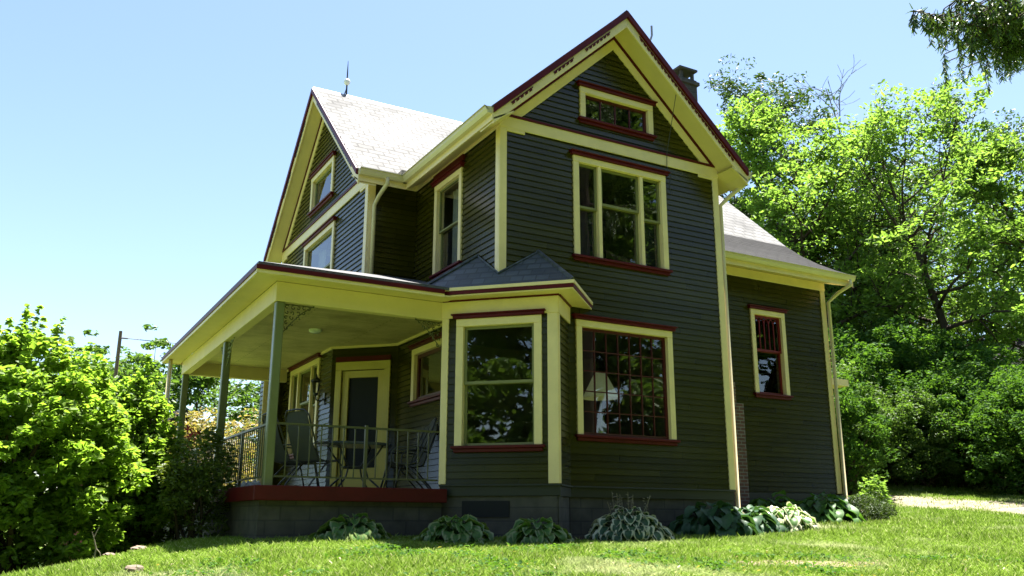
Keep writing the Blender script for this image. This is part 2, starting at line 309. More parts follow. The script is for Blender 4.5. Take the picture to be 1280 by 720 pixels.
def grid(name, xs, ys, mat, off=0.):
    X, Y = np.meshgrid(xs, ys); Z = np.concatenate([gz(X[i], Y[i]) for i in range(len(ys))]).reshape(X.shape)+off
    nx, ny = len(xs), len(ys); v = np.c_[X.ravel(), Y.ravel(), Z.ravel()]
    i = np.arange(nx-1)[None, :]+np.arange(ny-1)[:, None]*nx; f = np.stack([i, i+1, i+1+nx, i+nx], -1).reshape(-1, 4)
    return npmesh(name, v, f, mat)
def npmesh(name, v, f, mats, mi=None, smooth=False):
    v = np.asarray(v, np.float32); f = np.asarray(f, np.int32); k = f.shape[1]
    me = bpy.data.meshes.new(name); me.vertices.add(len(v)); me.vertices.foreach_set('co', v.ravel())
    me.loops.add(f.size); me.loops.foreach_set('vertex_index', f.ravel()); me.polygons.add(len(f))
    me.polygons.foreach_set('loop_start', np.arange(0, f.size, k, dtype=np.int32))
    for m in (mats if isinstance(mats, (list, tuple)) else [mats]): me.materials.append(m)
    if mi is not None: me.polygons.foreach_set('material_index', np.asarray(mi, np.int32))
    if smooth: me.polygons.foreach_set('use_smooth', np.ones(len(f), bool))
    me.update(calc_edges=True); o = bpy.data.objects.new(name, me); COL.objects.link(o); return o
xs = np.r_[-900, -400, -200, -100, -60, np.arange(-40, -8, 2), np.arange(-8, 24, .35), np.arange(24, 60, 1.2), 62, 80, 120, 200, 400, 900]
ys = np.r_[-900, -400, -200, -100, -60, np.arange(-40, -4, 2), np.arange(-4, 26, .35), np.arange(26, 62, 1.2), 64, 80, 120, 200, 400, 900]
gr = grid('lawn', xs, ys, M['ground']); setp(gr, kind='structure')
# gravel drive, draped over the lawn
def drape(name, path, widths, mat, off, nseg=60, nw=7):
    P = np.array(path, float); t = np.linspace(0, len(P)-1, nseg); c = np.c_[np.interp(t, range(len(P)), P[:, 0]), np.interp(t, range(len(P)), P[:, 1])]; w = np.interp(t, range(len(P)), widths)
    d = np.gradient(c, axis=0); d /= np.linalg.norm(d, axis=1)[:, None]; nn = np.c_[-d[:, 1], d[:, 0]]
    V = []
    for j in range(nw):
        s_ = (j/(nw-1)-.5); q = c+nn*(w*s_*(1+.12*np.sin(t*9+j)))[:, None]; V.append(np.c_[q, gz(q[:, 0], q[:, 1])+off])
    V = np.stack(V, 1).reshape(-1, 3); i = np.arange(nw-1)[None, :]+np.arange(nseg-1)[:, None]*nw
    f = np.stack([i, i+1, i+1+nw, i+nw], -1).reshape(-1, 4); return npmesh(name, V, f, mat)
setp(drape('driveway', [(18.5, 27), (21.2, 21.8), (23.0, 18.2), (24.3, 14.8), (25.2, 9)], [2.6, 2.8, 3.4, 4.2, 4.6], M['gravel'], .035), kind='structure')
setp(drape('dirt_patch', [(7.4, 8.05), (7.9, 7.75), (8.5, 7.6), (9.2, 7.35)], [.25, .75, .6, .2], M['dirt'], .012, 40, 7), kind='structure')
setp(drape('planting_bed', [(2.9, 12.45), (5.4, 12.2), (7.2, 11.0), (9, 11.6), (12, 11.9), (14, 12.9), (17.5, 13.6)], [.7, .9, 1.0, 1.2, 1.5, 1.9, 1.4], M['soil'], .02), kind='structure')

# ------------------------------------------------------------------ house
X0, XR, Y0, D1, PX, D2 = 6.534, 11.275, 12.1, 15.633, 5.525, 21.88
EZ, SL, OE = 6.53, .93, .38                    # eave height, roof slope, eave overhang
YM = (D1+D2)/2; XM = (X0+XR)/2; XE, YE = 16.4, 14.2
ZR1 = EZ+SL*(XM-X0+OE); ZR2 = EZ+SL*(YM-D1+OE)
house = empty('house', (X0, Y0, 0)); setp(house, 'two storey dark green clapboard house with yellow and red trim and a corner porch', 'house')
HP = Matrix.Translation(house.location).inverted()
def part(mb, name, mats, parent=None, **k):
    o = mb.build(name, mats, None, **k); o.parent = parent or house
    o.matrix_parent_inverse = HP if (parent is None or parent is house) else Matrix.Identity(4)
    return o
EXPO, Z0S = .105, .53
def siding(F, lo, hi, z0, z1, holes=(), name='wall', back=True):
    """lapped boards; lo(z), hi(z) give the wall's ends at height z; holes are (u0,u1,z0,z1)"""
    mb = MB(); zs = {round(z0, 4), round(z1, 4)}
    k = math.ceil((z0-Z0S)/EXPO)
    while Z0S+k*EXPO < z1: zs.add(round(max(z0, Z0S+k*EXPO), 4)); k += 1
    for h in holes:
        for z in h[2:]:
            if z0 < z < z1: zs.add(round(z, 4))
    zs = sorted(zs)
    for a, b in zip(zs[:-1], zs[1:]):
        if b-a < 1e-3: continue
        m = (a+b)/2; fr = lambda z: .020*(1-(((z-Z0S)/EXPO) % 1 if abs(((z-Z0S)/EXPO)-round((z-Z0S)/EXPO)) > 1e-3 else 0))
        na = fr(a); nb = .020*(1-min(1, ((b-Z0S)/EXPO)-math.floor((m-Z0S)/EXPO)))
        iv = [(None, None)]; cuts = sorted([(h[0], h[1]) for h in holes if h[2] < m < h[3]])
        segs = []; cur = None
        for c0, c1 in cuts: segs.append((cur, c0)); cur = c1
        segs.append((cur, None))
        for l, r in segs:
            la, lb = (lo(a), lo(b)) if l is None else (l, l); ra, rb = (hi(a), hi(b)) if r is None else (r, r)
            if ra <= la and rb <= lb: continue
            mb.add([F(la, na, a), F(ra, na, a), F(max(rb, lb), nb, b), F(lb, nb, b)], [(0, 1, 2, 3)])
            if abs(na-.020) < 1e-4: mb.add([F(la, 0, a), F(ra, 0, a), F(ra, na, a), F(la, na, a)], [(0, 1, 2, 3)])
            if back: mb.add([F(la, -.13, a), F(ra, -.13, a), F(max(rb, lb), -.13, b), F(lb, -.13, b)], [(0, 3, 2, 1)], 1)
    return part(mb, name, [M['siding'], M['interior']])
c_ = lambda v: (lambda z: v)
OPEN = {}
def window(F, u0, u1, z0, z1, kind, holes, tw=.115, cap=True, muntins=None):
    """trim outer size u0..u1, z0..z1 (without cap and sill). kinds: single, double, triple, grid, strip, arched"""
    holes.append((u0+tw-.01, u1-tw+.01, z0+.005, z1-tw+.01))
    mb = MB(); t = .045
    mb.fbox(F, u0, u0+tw, 0, t, z0, z1-tw); mb.fbox(F, u1-tw, u1, 0, t, z0, z1-tw); mb.fbox(F, u0, u1, 0, t+.003, z1-tw, z1)
    a, b, c, d = u0+tw, u1-tw, z0, z1-tw
    mb.fbox(F, a-.012, a, -.12, -.001, c, d); mb.fbox(F, b, b+.012, -.12, -.001, c, d); mb.fbox(F, a, b, -.12, -.001, d, d+.012)
    w = part(mb, 'window', [M['trim']], bevel=.006)
    if cap:
        m2 = MB(); m2.fbox(F, u0-.05, u1+.05, 0, .085, z1+.003, z1+.055); m2.fbox(F, u0-.075, u1+.075, 0, .115, z1+.055, z1+.078); part(m2, 'cap_moulding', M['red'], w, bevel=.006)
    m3 = MB(); m3.fbox(F, u0-.045, u1+.045, -.1, .09, z0-.045, z0-.002); m3.fbox(F, u0-.01, u1+.01, .0, .05, z0-.10, z0-.045); part(m3, 'sill', M['red'], w, bevel=.006)
    sm = M['redsash'] if kind in ('grid', 'strip') else M['red_bright'] if kind == 'arched' else M['sash']
    def sash(a, b, c, d, n0=-.075, n1=-.03, fw=.045, bars=None, sub=True):
        s_ = MB(); s_.fbox(F, a, a+fw, n0, n1, c, d); s_.fbox(F, b-fw, b, n0, n1, c, d); s_.fbox(F, a+fw, b-fw, n0, n1, c, c+fw); s_.fbox(F, a+fw, b-fw, n0, n1, d-fw, d)
        if bars: bars(s_, a+fw, b-fw, c+fw, d-fw, n0+.008, n1-.004)
        part(s_, 'sash', sm, w)
        g = MB(); nm = (n0+n1)/2-.006; g.fbox(F, a+fw-.005, b-fw+.005, nm-.0, nm+.006, c+fw-.005, d-fw+.005); part(g, 'pane', M['glass'], w)
    def dh(a, b, c, d, split=.5, fw=.045, **k):
        m = c+(d-c)*split; sash(a, b, m-.02, d, -.06, -.02, fw, **k); sash(a, b, c, m+.02, -.105, -.065, fw)
    if kind in ('double', 'double_red'): dh(a, b, c, d, .52)
    elif kind == 'tall': dh(a, b, c, d, .5, .03)
    elif kind == 'triple':
        q = (b-a); s1, s2 = a+q*.245, b-q*.245; e = .035
        for x in (s1, s2): part(MB().fbox(F, x-e, x+e, -.1, .03, c, d), 'mullion', M['trim'], w, bevel=.005)
        dh(a, s1-e, c, d, .53, .04); dh(s1+e, s2-e, c, d, .6, .045); dh(s2+e, b, c, d, .53, .04)
        for (x0, x1) in ((a+.02, s1-e), (s2+e, b-.02)):
            k = MB(); k.fbox(F, x0, x1, -.115, -.112, c+.03, c+(d-c)*.5); part(k, 'insect_screen', M['screen'], w)
    elif kind == 'grid':
        def bars(s_, a, b, c, d, n0, n1):
            for i in range(1, 7): x = a+(b-a)*i/7; s_.fbox(F, x-.008, x+.008, n0, n1, c, d)
            for i in range(1, 5): z = c+(d-c)*i/5; s_.fbox(F, a, b, n0+.002, n1-.002, z-.008, z+.008)
        sash(a, b, c, d, fw=.05, bars=bars)
    elif kind == 'strip':
        def bars(s_, a, b, c, d, n0, n1):
            for i in range(1, 4): x = a+(b-a)*i/4; s_.fbox(F, x-.010, x+.010, n0, n1, c, d)
        sash(a, b, c, d, fw=.05, bars=bars)
    elif kind == 'arched':
        def bars(s_, a, b, c, d, n0, n1):
            n = 5
            for i in range(1, n): x = a+(b-a)*i/n; s_.fbox(F, x-.009, x+.009, n0, n1, c, d-.06)
            for i in range(n):
                p = [a+(b-a)*(i+j/6)/n for j in range(7)]; zz = [d-.17+.15*math.sin(math.pi*j/6)**.7 for j in range(7)]
                for j in range(6): s_.prism(F, [(p[j], zz[j]), (p[j+1], zz[j+1]), (p[j+1], zz[j+1]+.022), (p[j], zz[j]+.022)], n0+.001, n1-.001)
        dh(a, b, c, d, .55, .05, bars=bars)
    elif kind == 'single': sash(a, b, c, d, fw=.05)
    elif kind == 'single_red': sm = M['redsash']; sash(a, b, c, d, fw=.07)
    return w
# frames of every wall
FA = Frame(X0, Y0, 1, 0); WA = XR-X0
FL = Frame(X0, 17.0, 0, -1)                       # wing wall facing left; u = 17 - y
FD = Frame(PX, D1, 1, 0)                          # side of the left wing facing front
FG = Frame(PX, D2, 0, -1); WG = D2-D1             # left gable; u = D2 - y
bl, bc, cc = (5.92, 12.826), (7.242, 11.504), (7.838, 12.1)
FB = Frame(*bl, S2, -S2); WB = math.hypot(bc[0]-bl[0], bc[1]-bl[1])
FBR = Frame(*bc, S2, S2); WBR = math.hypot(cc[0]-bc[0], cc[1]-bc[1])
FBL = Frame(X0, bl[1]+X0-bl[0], -S2, -S2); WBL = (X0-bl[0])/S2
FE = Frame(XR, YE, 1, 0); WE = XE-XR
ch = [(PX, 17.34), (X0, 16.33)]; WC = math.hypot(X0-PX, 1.01); FC = Frame(*ch[0], (X0-PX)/WC, -1.01/WC)
roofA = lambda u: EZ+SL*(min(u, WA-u)+OE)
# --- front gable wall (upper + lower)
hA = []
window(FA, 7.965-X0, 10.0-X0, 4.39, 6.21, 'triple', hA)
window(FA, 7.97-X0, 10.0-X0, 1.36, 3.265, 'grid', hA)
window(FA, 8.13-X0, 9.765-X0, 6.965, 7.575, 'strip', hA)
apexA = roofA(WA/2)-.3
def lowA(z): return 0 if z < 6.5 else (z-6.6)/SL
def hiA(z): return WA if z < 6.5 else WA-(z-6.6)/SL
siding(FA, lambda z: (cc[0]-X0 if z < 3.5 else 0) if z < 6.55 else (z-6.60)/SL, lambda z: WA if z < 6.55 else WA-(z-6.60)/SL, Z0S, 6.63, [h for h in hA if h[3] < 6.7])
siding(FA, lambda z: max(0, (z-6.60)/SL), lambda z: WA-max(0, (z-6.60)/SL), 6.63, apexA, [h for h in hA if h[2] > 6.7], 'gable_wall')
# --- wing wall facing left
hL = []; window(FL, 17-14.66, 17-13.49, 4.42, 6.19, 'tall', hL, .105)
siding(FL, c_(17-D1), c_(17-Y0), 3.45, 6.63, hL)
hS = []; window(FL, 17-15.52, 17-13.95, 2.17, 3.16, 'single_red', hS, .115)
siding(FL, c_(17-16.33), c_(17-13.44), Z0S, 3.45, hS)
# --- left wing, side facing front (upper) and gable
siding(FD, c_(0), c_(X0-PX+.3), 3.45, 6.63)
hG = []
window(FG, D2-19.86, D2-17.64, 4.55, 6.24, 'double', hG)
hG2 = []; window(FG, D2-19.6, D2-17.93, 6.99, 7.86, 'single', hG2)
siding(FG, c_(0), c_(WG), 3.45, 6.63, hG)
siding(FG, lambda z: max(0, (z-6.60)/SL), lambda z: WG-max(0, (z-6.60)/SL), 6.63, EZ+SL*(WG/2+OE)-.3, hG2, 'gable_wall')
hP = []; window(FG, D2-20.3, D2-18.12, 1.42, 3.34, 'triple', hP, cap=True)
siding(FG, c_(D2-20.95), c_(D2-17.34), Z0S, 3.45, hP)
FJ = Frame(5.07, 20.95, 1, 0); siding(FJ, c_(0), c_(PX-5.07), Z0S, 3.45)
FJ2 = Frame(5.07, 21.3, 0, -1); siding(FJ2, c_(0), c_(.35), Z0S, 3.45); pass
# --- door wall
hC = [(.20, 1.19, .3, 2.95)]; siding(FC, c_(0), c_(WC), Z0S, 3.45, hC)
# --- bay
hB = []; window(FB, .215, 1.63, 1.13, 3.15, 'double', hB, .125)
siding(FB, c_(0), c_(WB), Z0S, 3.5, hB); siding(FBR, c_(0), c_(WBR), Z0S, 3.5); siding(FBL, c_(0), c_(WBL), Z0S, 3.5)
# --- rear extension
hE = []; window(FE, 13.99-XR, 15.03-XR, 2.72, 4.60, 'arched', hE)
siding(FE, c_(0), c_(WE), .60, 5.55, hE)
siding(Frame(XR, Y0, 0, 1), c_(0), c_(D1-Y0), Z0S, 6.75)
FR = Frame(XE, YE, 0, 1)
def endroof(y): return min(ZR2-SL*abs(y-YM), 5.56+.62*(y-13.65) if y < 15.6 else 99)
mb = MB(); mb.prism(FR, [(0, .5), (D2-YE, .5), (D2-YE, 6.5), (YM-YE, ZR2-.35), (15.4-YE, 6.3), (0, 5.5)], -.1, 0); part(mb, 'end_wall', M['siding'])
mb = MB(); mb.box(PX, XE, D2-.1, D2, .3, 6.7); part(mb, 'back_wall', M['siding'])
# interior floors, partitions and curtains seen through the glass
mb = MB(); mb.box(X0+.14, XR-.15, Y0+.15, YE+.15, .35, .5); mb.box(X0+.14, XE-.2, YE+.15, D2-.2, .351, .501); mb.box(PX+.15, X0+.14, 16.9, D2-.2, .352, .5); part(mb, 'interior_floor', M['interior_floor'])
mb = MB(); mb.box(X0+.14, XR-.15, Y0+.15, D1, 3.46, 3.62); mb.box(X0+.14, XR+.5, D1, D2-.2, 3.461, 3.621); mb.box(PX+.15, X0+.14, D1+.2, D2-.2, 3.462, 3.618); mb.box(X0+.14, XR-.14, Y0+.15, D1, 6.60, 6.66); part(mb, 'interior_ceiling', M['interior'])
mb = MB(); mb.box(X0+.2, XR-.2, 15.9, 16.0, .5, 6.6); mb.box(9.0, 9.1, 16.0, D2-.2, .5, 6.6); part(mb, 'interior_wall', M['interior'])
mb = MB()
def drapes(F, u0, u1, n, z0, z1, k):
    m = 40
    for j in range(m):
        a, b = j/m, (j+1)/m; f = lambda t: n+.03*math.sin(t*k)
        mb.add([F(u0+(u1-u0)*a, f(a), z0), F(u0+(u1-u0)*b, f(b), z0), F(u0+(u1-u0)*b, f(b), z1), F(u0+(u1-u0)*a, f(a), z1)], [(0, 1, 2, 3)])
drapes(FG, D2-18.9, D2-18.3, -.3, 7.0, 7.8, 20); drapes(FL, 17-14.5, 17-14.15, -.3, 4.5, 6.1, 18); drapes(FG, D2-19.7, D2-19.3, -.3, 4.6, 6.1, 18)
part(mb, 'curtain', M['curtain'])
# --- foundation and skirt
mb = MB()
for F, a, b in ((FA, cc[0]-X0, WA), (FB, 0, WB), (FBR, 0, WBR), (FE, 0, WE)): mb.fbox(F, a, b+.0, -.25, -.02, -.9, .37)
mb.box(PX+.02, XE-.02, D1+2.2, D2-.02, -1.6, .3); part(mb, 'foundation', M['block'])
mb = MB()
for F, a, b in ((FA, cc[0]-X0, WA), (FB, -.02, WB+.03), (FBR, -.0, WBR)):
    mb.fbox(F, a, b, -.02, .012, .37, .53); mb.fbox(F, a, b, .0, .05, .515, .545)
mb.fbox(FE, 0, WE, -.02, .012, .44, .60); part(mb, 'skirt_board', M['skirt'], bevel=.006)
mb = MB(); mb.fbox(FB, .35, 1.1, -.02, .0, .06, .30); part(mb, 'cellar_vent', M['screen'])
# --- corner boards, bands, friezes
def pieces(name, mat, groups, bevel=.006):
    for g in groups:
        m = MB()
        for q in g: m.fbox(*q)
        part(m, name, mat, bevel=bevel)
t = .032
pieces('corner_board', M['trim'], [
 [(FA, -.03, .11, 0, t, 3.6, 6.42), (FL, 17-Y0-.11, 17-Y0, 0, t, 3.6, 6.42)],
 [(FA, WA-.12, WA+.02, 0, t, Z0S+.02, 6.42), (Frame(XR, Y0, 0, 1), .002, .12, 0, .03, Z0S+.02, 6.42)],
 [(FD, .0, .13, 0, t, 3.6, 6.42), (FG, WG-.13, WG+.03, 0, t, 3.6, 6.42)], [(FG, 0, .13, 0, t, 3.6, 6.42)],
 [(FE, WE-.13, WE+.02, 0, t, .62, 5.3)],
 [(FB, WB-.15, WB+.02, 0, t, .55, 3.17), (FBR, 0, .07, 0, t, .55, 3.17)], [(FB, -.03, .085, 0, t, .55, 3.17), (FBL, WBL-.10, WBL, 0, t, .5, 3.17)],
 [(FJ, -.03, .10, 0, t, Z0S, 3.4)]])
t = .038
pieces('frieze_board', M['trim'], [
 [(FA, -.035, WA+.03, 0, t, 6.42, 6.63), (FA, .1, .46, 0, t-.002, 6.365, 6.42), (FA, WA-.46, WA-.1, 0, t-.002, 6.365, 6.42)],
 [(FL, 17-D1, 17-Y0, 0, t-.002, 6.42, 6.64)], [(FD, -.0, X0-PX, 0, t, 6.42, 6.64)],
 [(FG, -.03, WG+.036, 0, t-.002, 6.42, 6.63), (FG, WG-.46, WG-.1, 0, t-.004, 6.365, 6.42), (FG, .1, .46, 0, t-.004, 6.365, 6.42)],
 [(FE, 0, WE+.03, 0, t, 5.30, 5.50)], [(FB, -.04, WB+.03, 0, t, 3.17, 3.46), (FBR, -.02, WBR, 0, t, 3.17, 3.46)]])
pieces('red_moulding', M['red'], [
 [(FA, -.01, WA, 0, .06, 6.63, 6.665)], [(FG, 0, WG, 0, .06, 6.63, 6.665)],
 [(FB, -.02, WB+.05, 0, .065, 3.44, 3.475), (FBR, .0, WBR, 0, .065, 3.441, 3.476)],
 [(FL, 17-D1+.05, 17-Y0, .03, .075, 6.60, 6.63)], [(FL, 17-14.72, 17-13.43, 0, .05, 6.30, 6.42)]], 0)
# --- gable trim
def gable(F, W, ov, zband, dent=True):
    rl = lambda u, d: EZ+SL*(min(u, W-u)+OE)-d
    uL, uR, uM = -OE, W+OE, W/2
    def band(mb, d1, d2, n0, n1, u0=uL, clip=None, uin=None):
        ui = uM if uin is None else uin
        for sgn in (0, 1):
            f = (lambda u: u) if not sgn else (lambda u: W-u)
            a1 = a2 = u0
            if clip is not None: a1 = clip-EZ+d1; a1 = a1/SL-OE; a2 = (clip-EZ+d2)/SL-OE
            poly = [(f(a2), rl(a2, d2)), (f(ui), rl(ui, d2)), (f(ui), rl(ui, d1)), (f(a1), rl(a1, d1))]
            mb.prism(F, poly, n0, n1)
    m = MB(); band(m, .005, .135, ov-.05, ov+.045); part(m, 'rake_edge', M['red'])
    m = MB(); band(m, .136, .325, ov-.035, ov+.0); part(m, 'rake_board', M['trim'], bevel=.006)
    m = MB(); band(m, .27, .30, 0.0, ov-.036); part(m, 'rake_soffit', M['soffit'])
    m = MB(); band(m, .30, .36, 0, .06, clip=zband); part(m, 'rake_moulding', M['red'])
    m = MB(); band(m, .36, .57, 0, .04, clip=zband); part(m, 'rake_frieze', M['trim'], bevel=.006)
    if dent:
        for sgn in (0, 1):
            f = (lambda u: u) if not sgn else (lambda u: W-u)
            segs = [(.12, .27), (.42, .57), (.66, .86)] if not sgn else [(.12, .9)]
            for s0, s1 in segs:
                m = MB(); n = int((s1-s0)*36)
                a, b = -OE+(uM+OE)*s0, -OE+(uM+OE)*s1
                m.prism(F, [(f(a), rl(a, .195)), (f(b), rl(b, .195)), (f(b), rl(b, .17)), (f(a), rl(a, .17))], ov, ov+.012)
                for i in range(n):
                    c = a+(b-a)*(i+.5)/n; w = (b-a)/n*.3
                    m.prism(F, [(f(c-w), rl(c-w, .235)), (f(c+w), rl(c+w, .235)), (f(c+w), rl(c+w, .196)), (f(c-w), rl(c-w, .196))], ov, ov+.012)
                part(m, 'dentil_trim', M['red'] if F is FA else M['metal_dark'])
gable(FA, WA, .46, 6.665); gable(FG, WG, .37, 6.665)
# --- eaves: sloped soffit boards, fascia, gutters
def eave(F, u0, u1, ez=EZ, oe=OE, sl=SL, g0=0, g1_=0):
    m = MB(); m.add([F(u0, oe, ez-.25), F(u1, oe, ez-.25), F(u1, 0, ez-.25+sl*oe*.6), F(u0, 0, ez-.25+sl*oe*.6), F(u0, oe, ez-.22), F(u1, oe, ez-.22), F(u1, 0, ez-.22+sl*oe*.6), F(u0, 0, ez-.22+sl*oe*.6)],
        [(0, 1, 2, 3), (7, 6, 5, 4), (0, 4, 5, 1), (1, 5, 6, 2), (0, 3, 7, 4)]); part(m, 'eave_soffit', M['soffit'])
    m = MB(); m.fbox(F, u0, u1, oe-.002, oe+.022, ez-.26, ez-.03); part(m, 'fascia_board', M['trim'])
    m = MB(); prof = [(oe+.024, ez-.03), (oe+.024, ez-.15), (oe+.10, ez-.15), (oe+.135, ez-.09), (oe+.15, ez-.03), (oe+.165, ez-.03), (oe+.165, ez-.045)]
    a, b = u0-g0, u1+g1_
    for (p, q) in zip(prof[:-1], prof[1:]): m.add([F(a, *p), F(b, *p), F(b, *q), F(a, *q)], [(0, 1, 2, 3)])
    for e in (a, b): m.add([F(e, *p) for p in prof], [tuple(range(len(prof)))])
    part(m, 'gutter', M['gutter'])
eave(FL, 17-D1+.385, 17-Y0+.46, g0=.1)
eave(FD, -.37, X0-PX-OE, g1_=.15)
eave(Frame(XR, Y0, 0, 1), -.46, D1-Y0)
eave(FE, .0, WE+.35, 5.60, .55, .5, 0, 0)
m = MB(); m.box(5.98, 6.14, D1-OE-.16, D1-OE+.03, EZ-.05, EZ+.07); part(m, 'gutter_baffle', M['metal_grey'])
# downspouts
def spout(pts, name='downspout', r=.042): part(MB().tube(pts, r, 8), name, M['gutter'], smooth=True)
spout([(5.72, D1-OE-.09, EZ-.12), (5.72, D1-OE-.09, EZ-.24), (5.66, D1-.2, EZ-.42), (5.62, D1-.07, EZ-.58), (5.62, D1-.07, 4.3)])
spout([(XR+OE+.09, Y0-.25, EZ-.12), (XR+OE+.09, Y0-.25, EZ-.24), (XR+.30, Y0-.05, EZ-.42), (XR+.13, Y0+.06, EZ-.62), (XR+.13, Y0+.06, .2), (XR+.15, Y0-.1, .08)])
spout([(XE+.2, YE-.64, 5.46), (XE+.2, YE-.64, 5.34), (XE+.1, YE-.35, 5.20), (XE+.05, YE-.09, 5.02), (XE+.05, YE-.09, .25), (XE+.06, YE-.3, .12)])
# --- roofs
TH = .045
def roofpart(name, polys, mat):
    m = MB()
    for p in polys: m.slab([(x, y, z+.012) for x, y, z in p], TH)
    part(m, name, mat)
xl, xr = PX-.38, XE+.40; ye = D1-OE-.03; ze = EZ-.028
yk = 15.6; zk = ZR2-SL*(YM-yk)
yf = Y0-.47; xwl, xwr = X0-OE-.03, XR+OE+.03
roofpart('main_roof', [[(xl, ye, ze), (XM-2.2, ye, ze), (XM, YM-.72, ZR1), (XM, YM, ZR2), (xl, YM, ZR2)], [(XM, YM-.72, ZR1), (XR+.2, yk, zk), (xr, yk, zk), (xr, YM, ZR2), (XM, YM, ZR2)], [(xr, D2+OE, EZ), (xl, D2+OE, EZ), (xl, YM, ZR2), (xr, YM, ZR2)]], M['roof'])
fl = [(yk, zk), (15.1, zk-.40), (14.6, zk-.73), (14.1, zk-1.01), (13.62, zk-1.25)]
fz = 5.60-.0-fl[-1][1]
fl = [(y, z+fz*(i/4)) for i, (y, z) in enumerate(fl)]
roofpart('flared_roof', [[(XR+.02, b[0], b[1]), (xr, b[0], b[1]), (xr, a[0], a[1]), (XR+.02, a[0], a[1])] for a, b in zip(fl[:-1], fl[1:])], M['roof_low'])
m = MB()
for a, b in zip(fl[:-1], fl[1:]): m.prism(Frame(XE, 0, 0, 1), [(b[0], b[1]-.28), (a[0], a[1]-.28), (a[0], a[1]-.06), (b[0], b[1]-.06)], .34, .37)
m.prism(Frame(XE, 0, 0, 1), [(yk, zk-.28), (YM, ZR2-.28), (YM, ZR2-.06), (yk, zk-.06)], .34, .37); part(m, 'rake_board', M['trim'])
roofpart('wing_roof', [[(xwl, yf, ze), (xwl, ye, ze), (XM, YM-.70, ZR1), (XM, yf, ZR1)], [(xwr, yf, ze), (XM, yf, ZR1), (XM, YM-.70, ZR1), (xwr, ye, ze)]], M['roof2'])
m = MB()
m.prism(Frame(xl, YM, 0, -1), [(-.13, ZR2-.10), (0, ZR2+.03), (.13, ZR2-.10), (0, ZR2-.02)], 0, -(xr-xl)); m.prism(Frame(XM, yf, 1, 0), [(-.13, ZR1-.10), (0, ZR1+.03), (.13, ZR1-.10), (0, ZR1-.02)], .0, -(YM-.8-yf)); part(m, 'ridge_cap', M['metal_grey'])
# loose shingle course at the rake, seen as a dark torn edge
for i in (1, 2, 5, 8):
    m = MB()
    y = D1-OE+(YM-D1+OE)*(.12+.085*i); z = ZR2-SL*(YM-y)+.015
    m.add([(xl-.01, y, z), (xl+.16, y, z+.004), (xl+.16, y+.22, z+.22*SL), (xl-.01, y+.22, z+.22*SL+.03)], [(0, 1, 2, 3)])
    part(m, 'lifted_shingle', M['roof_porch'])
# chimney
m = MB(); cx, cy = 15.88, 18.2; m.box(cx-.28, cx+.28, cy-.30, cy+.30, 9.0, 12.45); m.box(cx-.34, cx+.34, cy-.36, cy+.36, 12.28, 12.38); chm = part(m, 'chimney', M['chimney'])
m = MB()
for dx in (-.2, .2):
    for dy in (-.2, .2): m.box(cx+dx-.04, cx+dx+.04, cy+dy-.04, cy+dy+.04, 12.45, 12.72)
m.box(cx-.36, cx+.30, cy-.34, cy+.30, 12.72, 12.78); m.box(cx-.24, cx+.2, cy-.2, cy+.2, 12.78, 12.83); part(m, 'chimney_cap', M['chimney'], chm)
m = MB(); m.fbox(FE, 1.2, 2.32, .0, .055, -.1, 2.45); m.fbox(FE, 1.2, 2.12, .0, .05, 2.45, 2.9); part(m, 'brick_breast', M['brick'])
# lightning rod and bent vent pipe
m = MB(); m.tube([(5.95, YM, ZR2), (5.95, YM, ZR2+.62), (5.95, YM, ZR2+.92)], [.022, .016, .005], 6); m.tube([(5.85, YM-.1, ZR2-.1), (5.95, YM, ZR2+.2)], .012, 5); rod = part(m, 'lightning_rod', M['metal_dark'])
m = MB(); m.lathe([(.001, -.085), (.05, -.07), (.085, 0), (.05, .07), (.001, .085)], (5.95, YM, ZR2+.36), 12); part(m, 'ball', M['porcelain'], rod, smooth=True)
m = MB(); m.tube([(10.52, 13, 7.5), (10.52, 13, 9.62), (10.56, 13, 9.72), (10.60, 13.02, 9.80), (10.60, 13.02, 10.02)], .022, 6); m.tube([(10.46, 12.96, 9.60), (10.56, 13, 9.70)], .02, 6); part(m, 'mast_pipe', M['metal_grey'])
m = MB(); m.tube([FA(3.52, .5, 8.1), FA(3.5, .07, 6.66), FA(3.5, .055, 6.40), FA(3.54, .10, 6.2), FA(3.53, .06, 6.02), FA(3.58, .06, 5.9)], .007, 5); part(m, 'loose_cable', M['metal_dark'])
# side hood on the right end
m = MB(); m.prism(Frame(XE, 15.0, 0, 1), [(0, 3.26), (1.8, 3.26), (1.8, 3.42), (.9, 3.6), (0, 3.42)], 0, 1.55); part(m, 'side_hood', M['trim'])
# --- bay roof
be, bsl, bz = 18.28, .95, 3.60
eL, eR = -7.373, -3.795
def P2(s_, d): return ((s_+d)/2, (s_-d)/2)
cR = P2(be, eR); cL = P2(be, eL)
aR = ((Y0+0, ), ); xa = (6.18+8.305)/2; za = bz+bsl*(xa+Y0-be)/1.4142
ya = (11.746+13.907)/2; zb = bz+bsl*(X0+ya-be)/1.4142; zc = bz+bsl*(X0+Y0-be)/1.4142
xe2 = 12.1+eR
m = MB(); q = .03
for p in ([(cL[0], cL[1], bz), (cR[0], cR[1], bz), (xa, Y0-q, za), (X0-q, Y0-q, zc), (X0-q, ya, zb)], [(cR[0], cR[1], bz), (xe2, Y0-q, bz), (xa, Y0-q, za)], [(X0-q, X0-eL, bz), (cL[0], cL[1], bz), (X0-q, ya, zb)]): m.slab(p, .05)
part(m, 'bay_roof', M['roof_bay'])
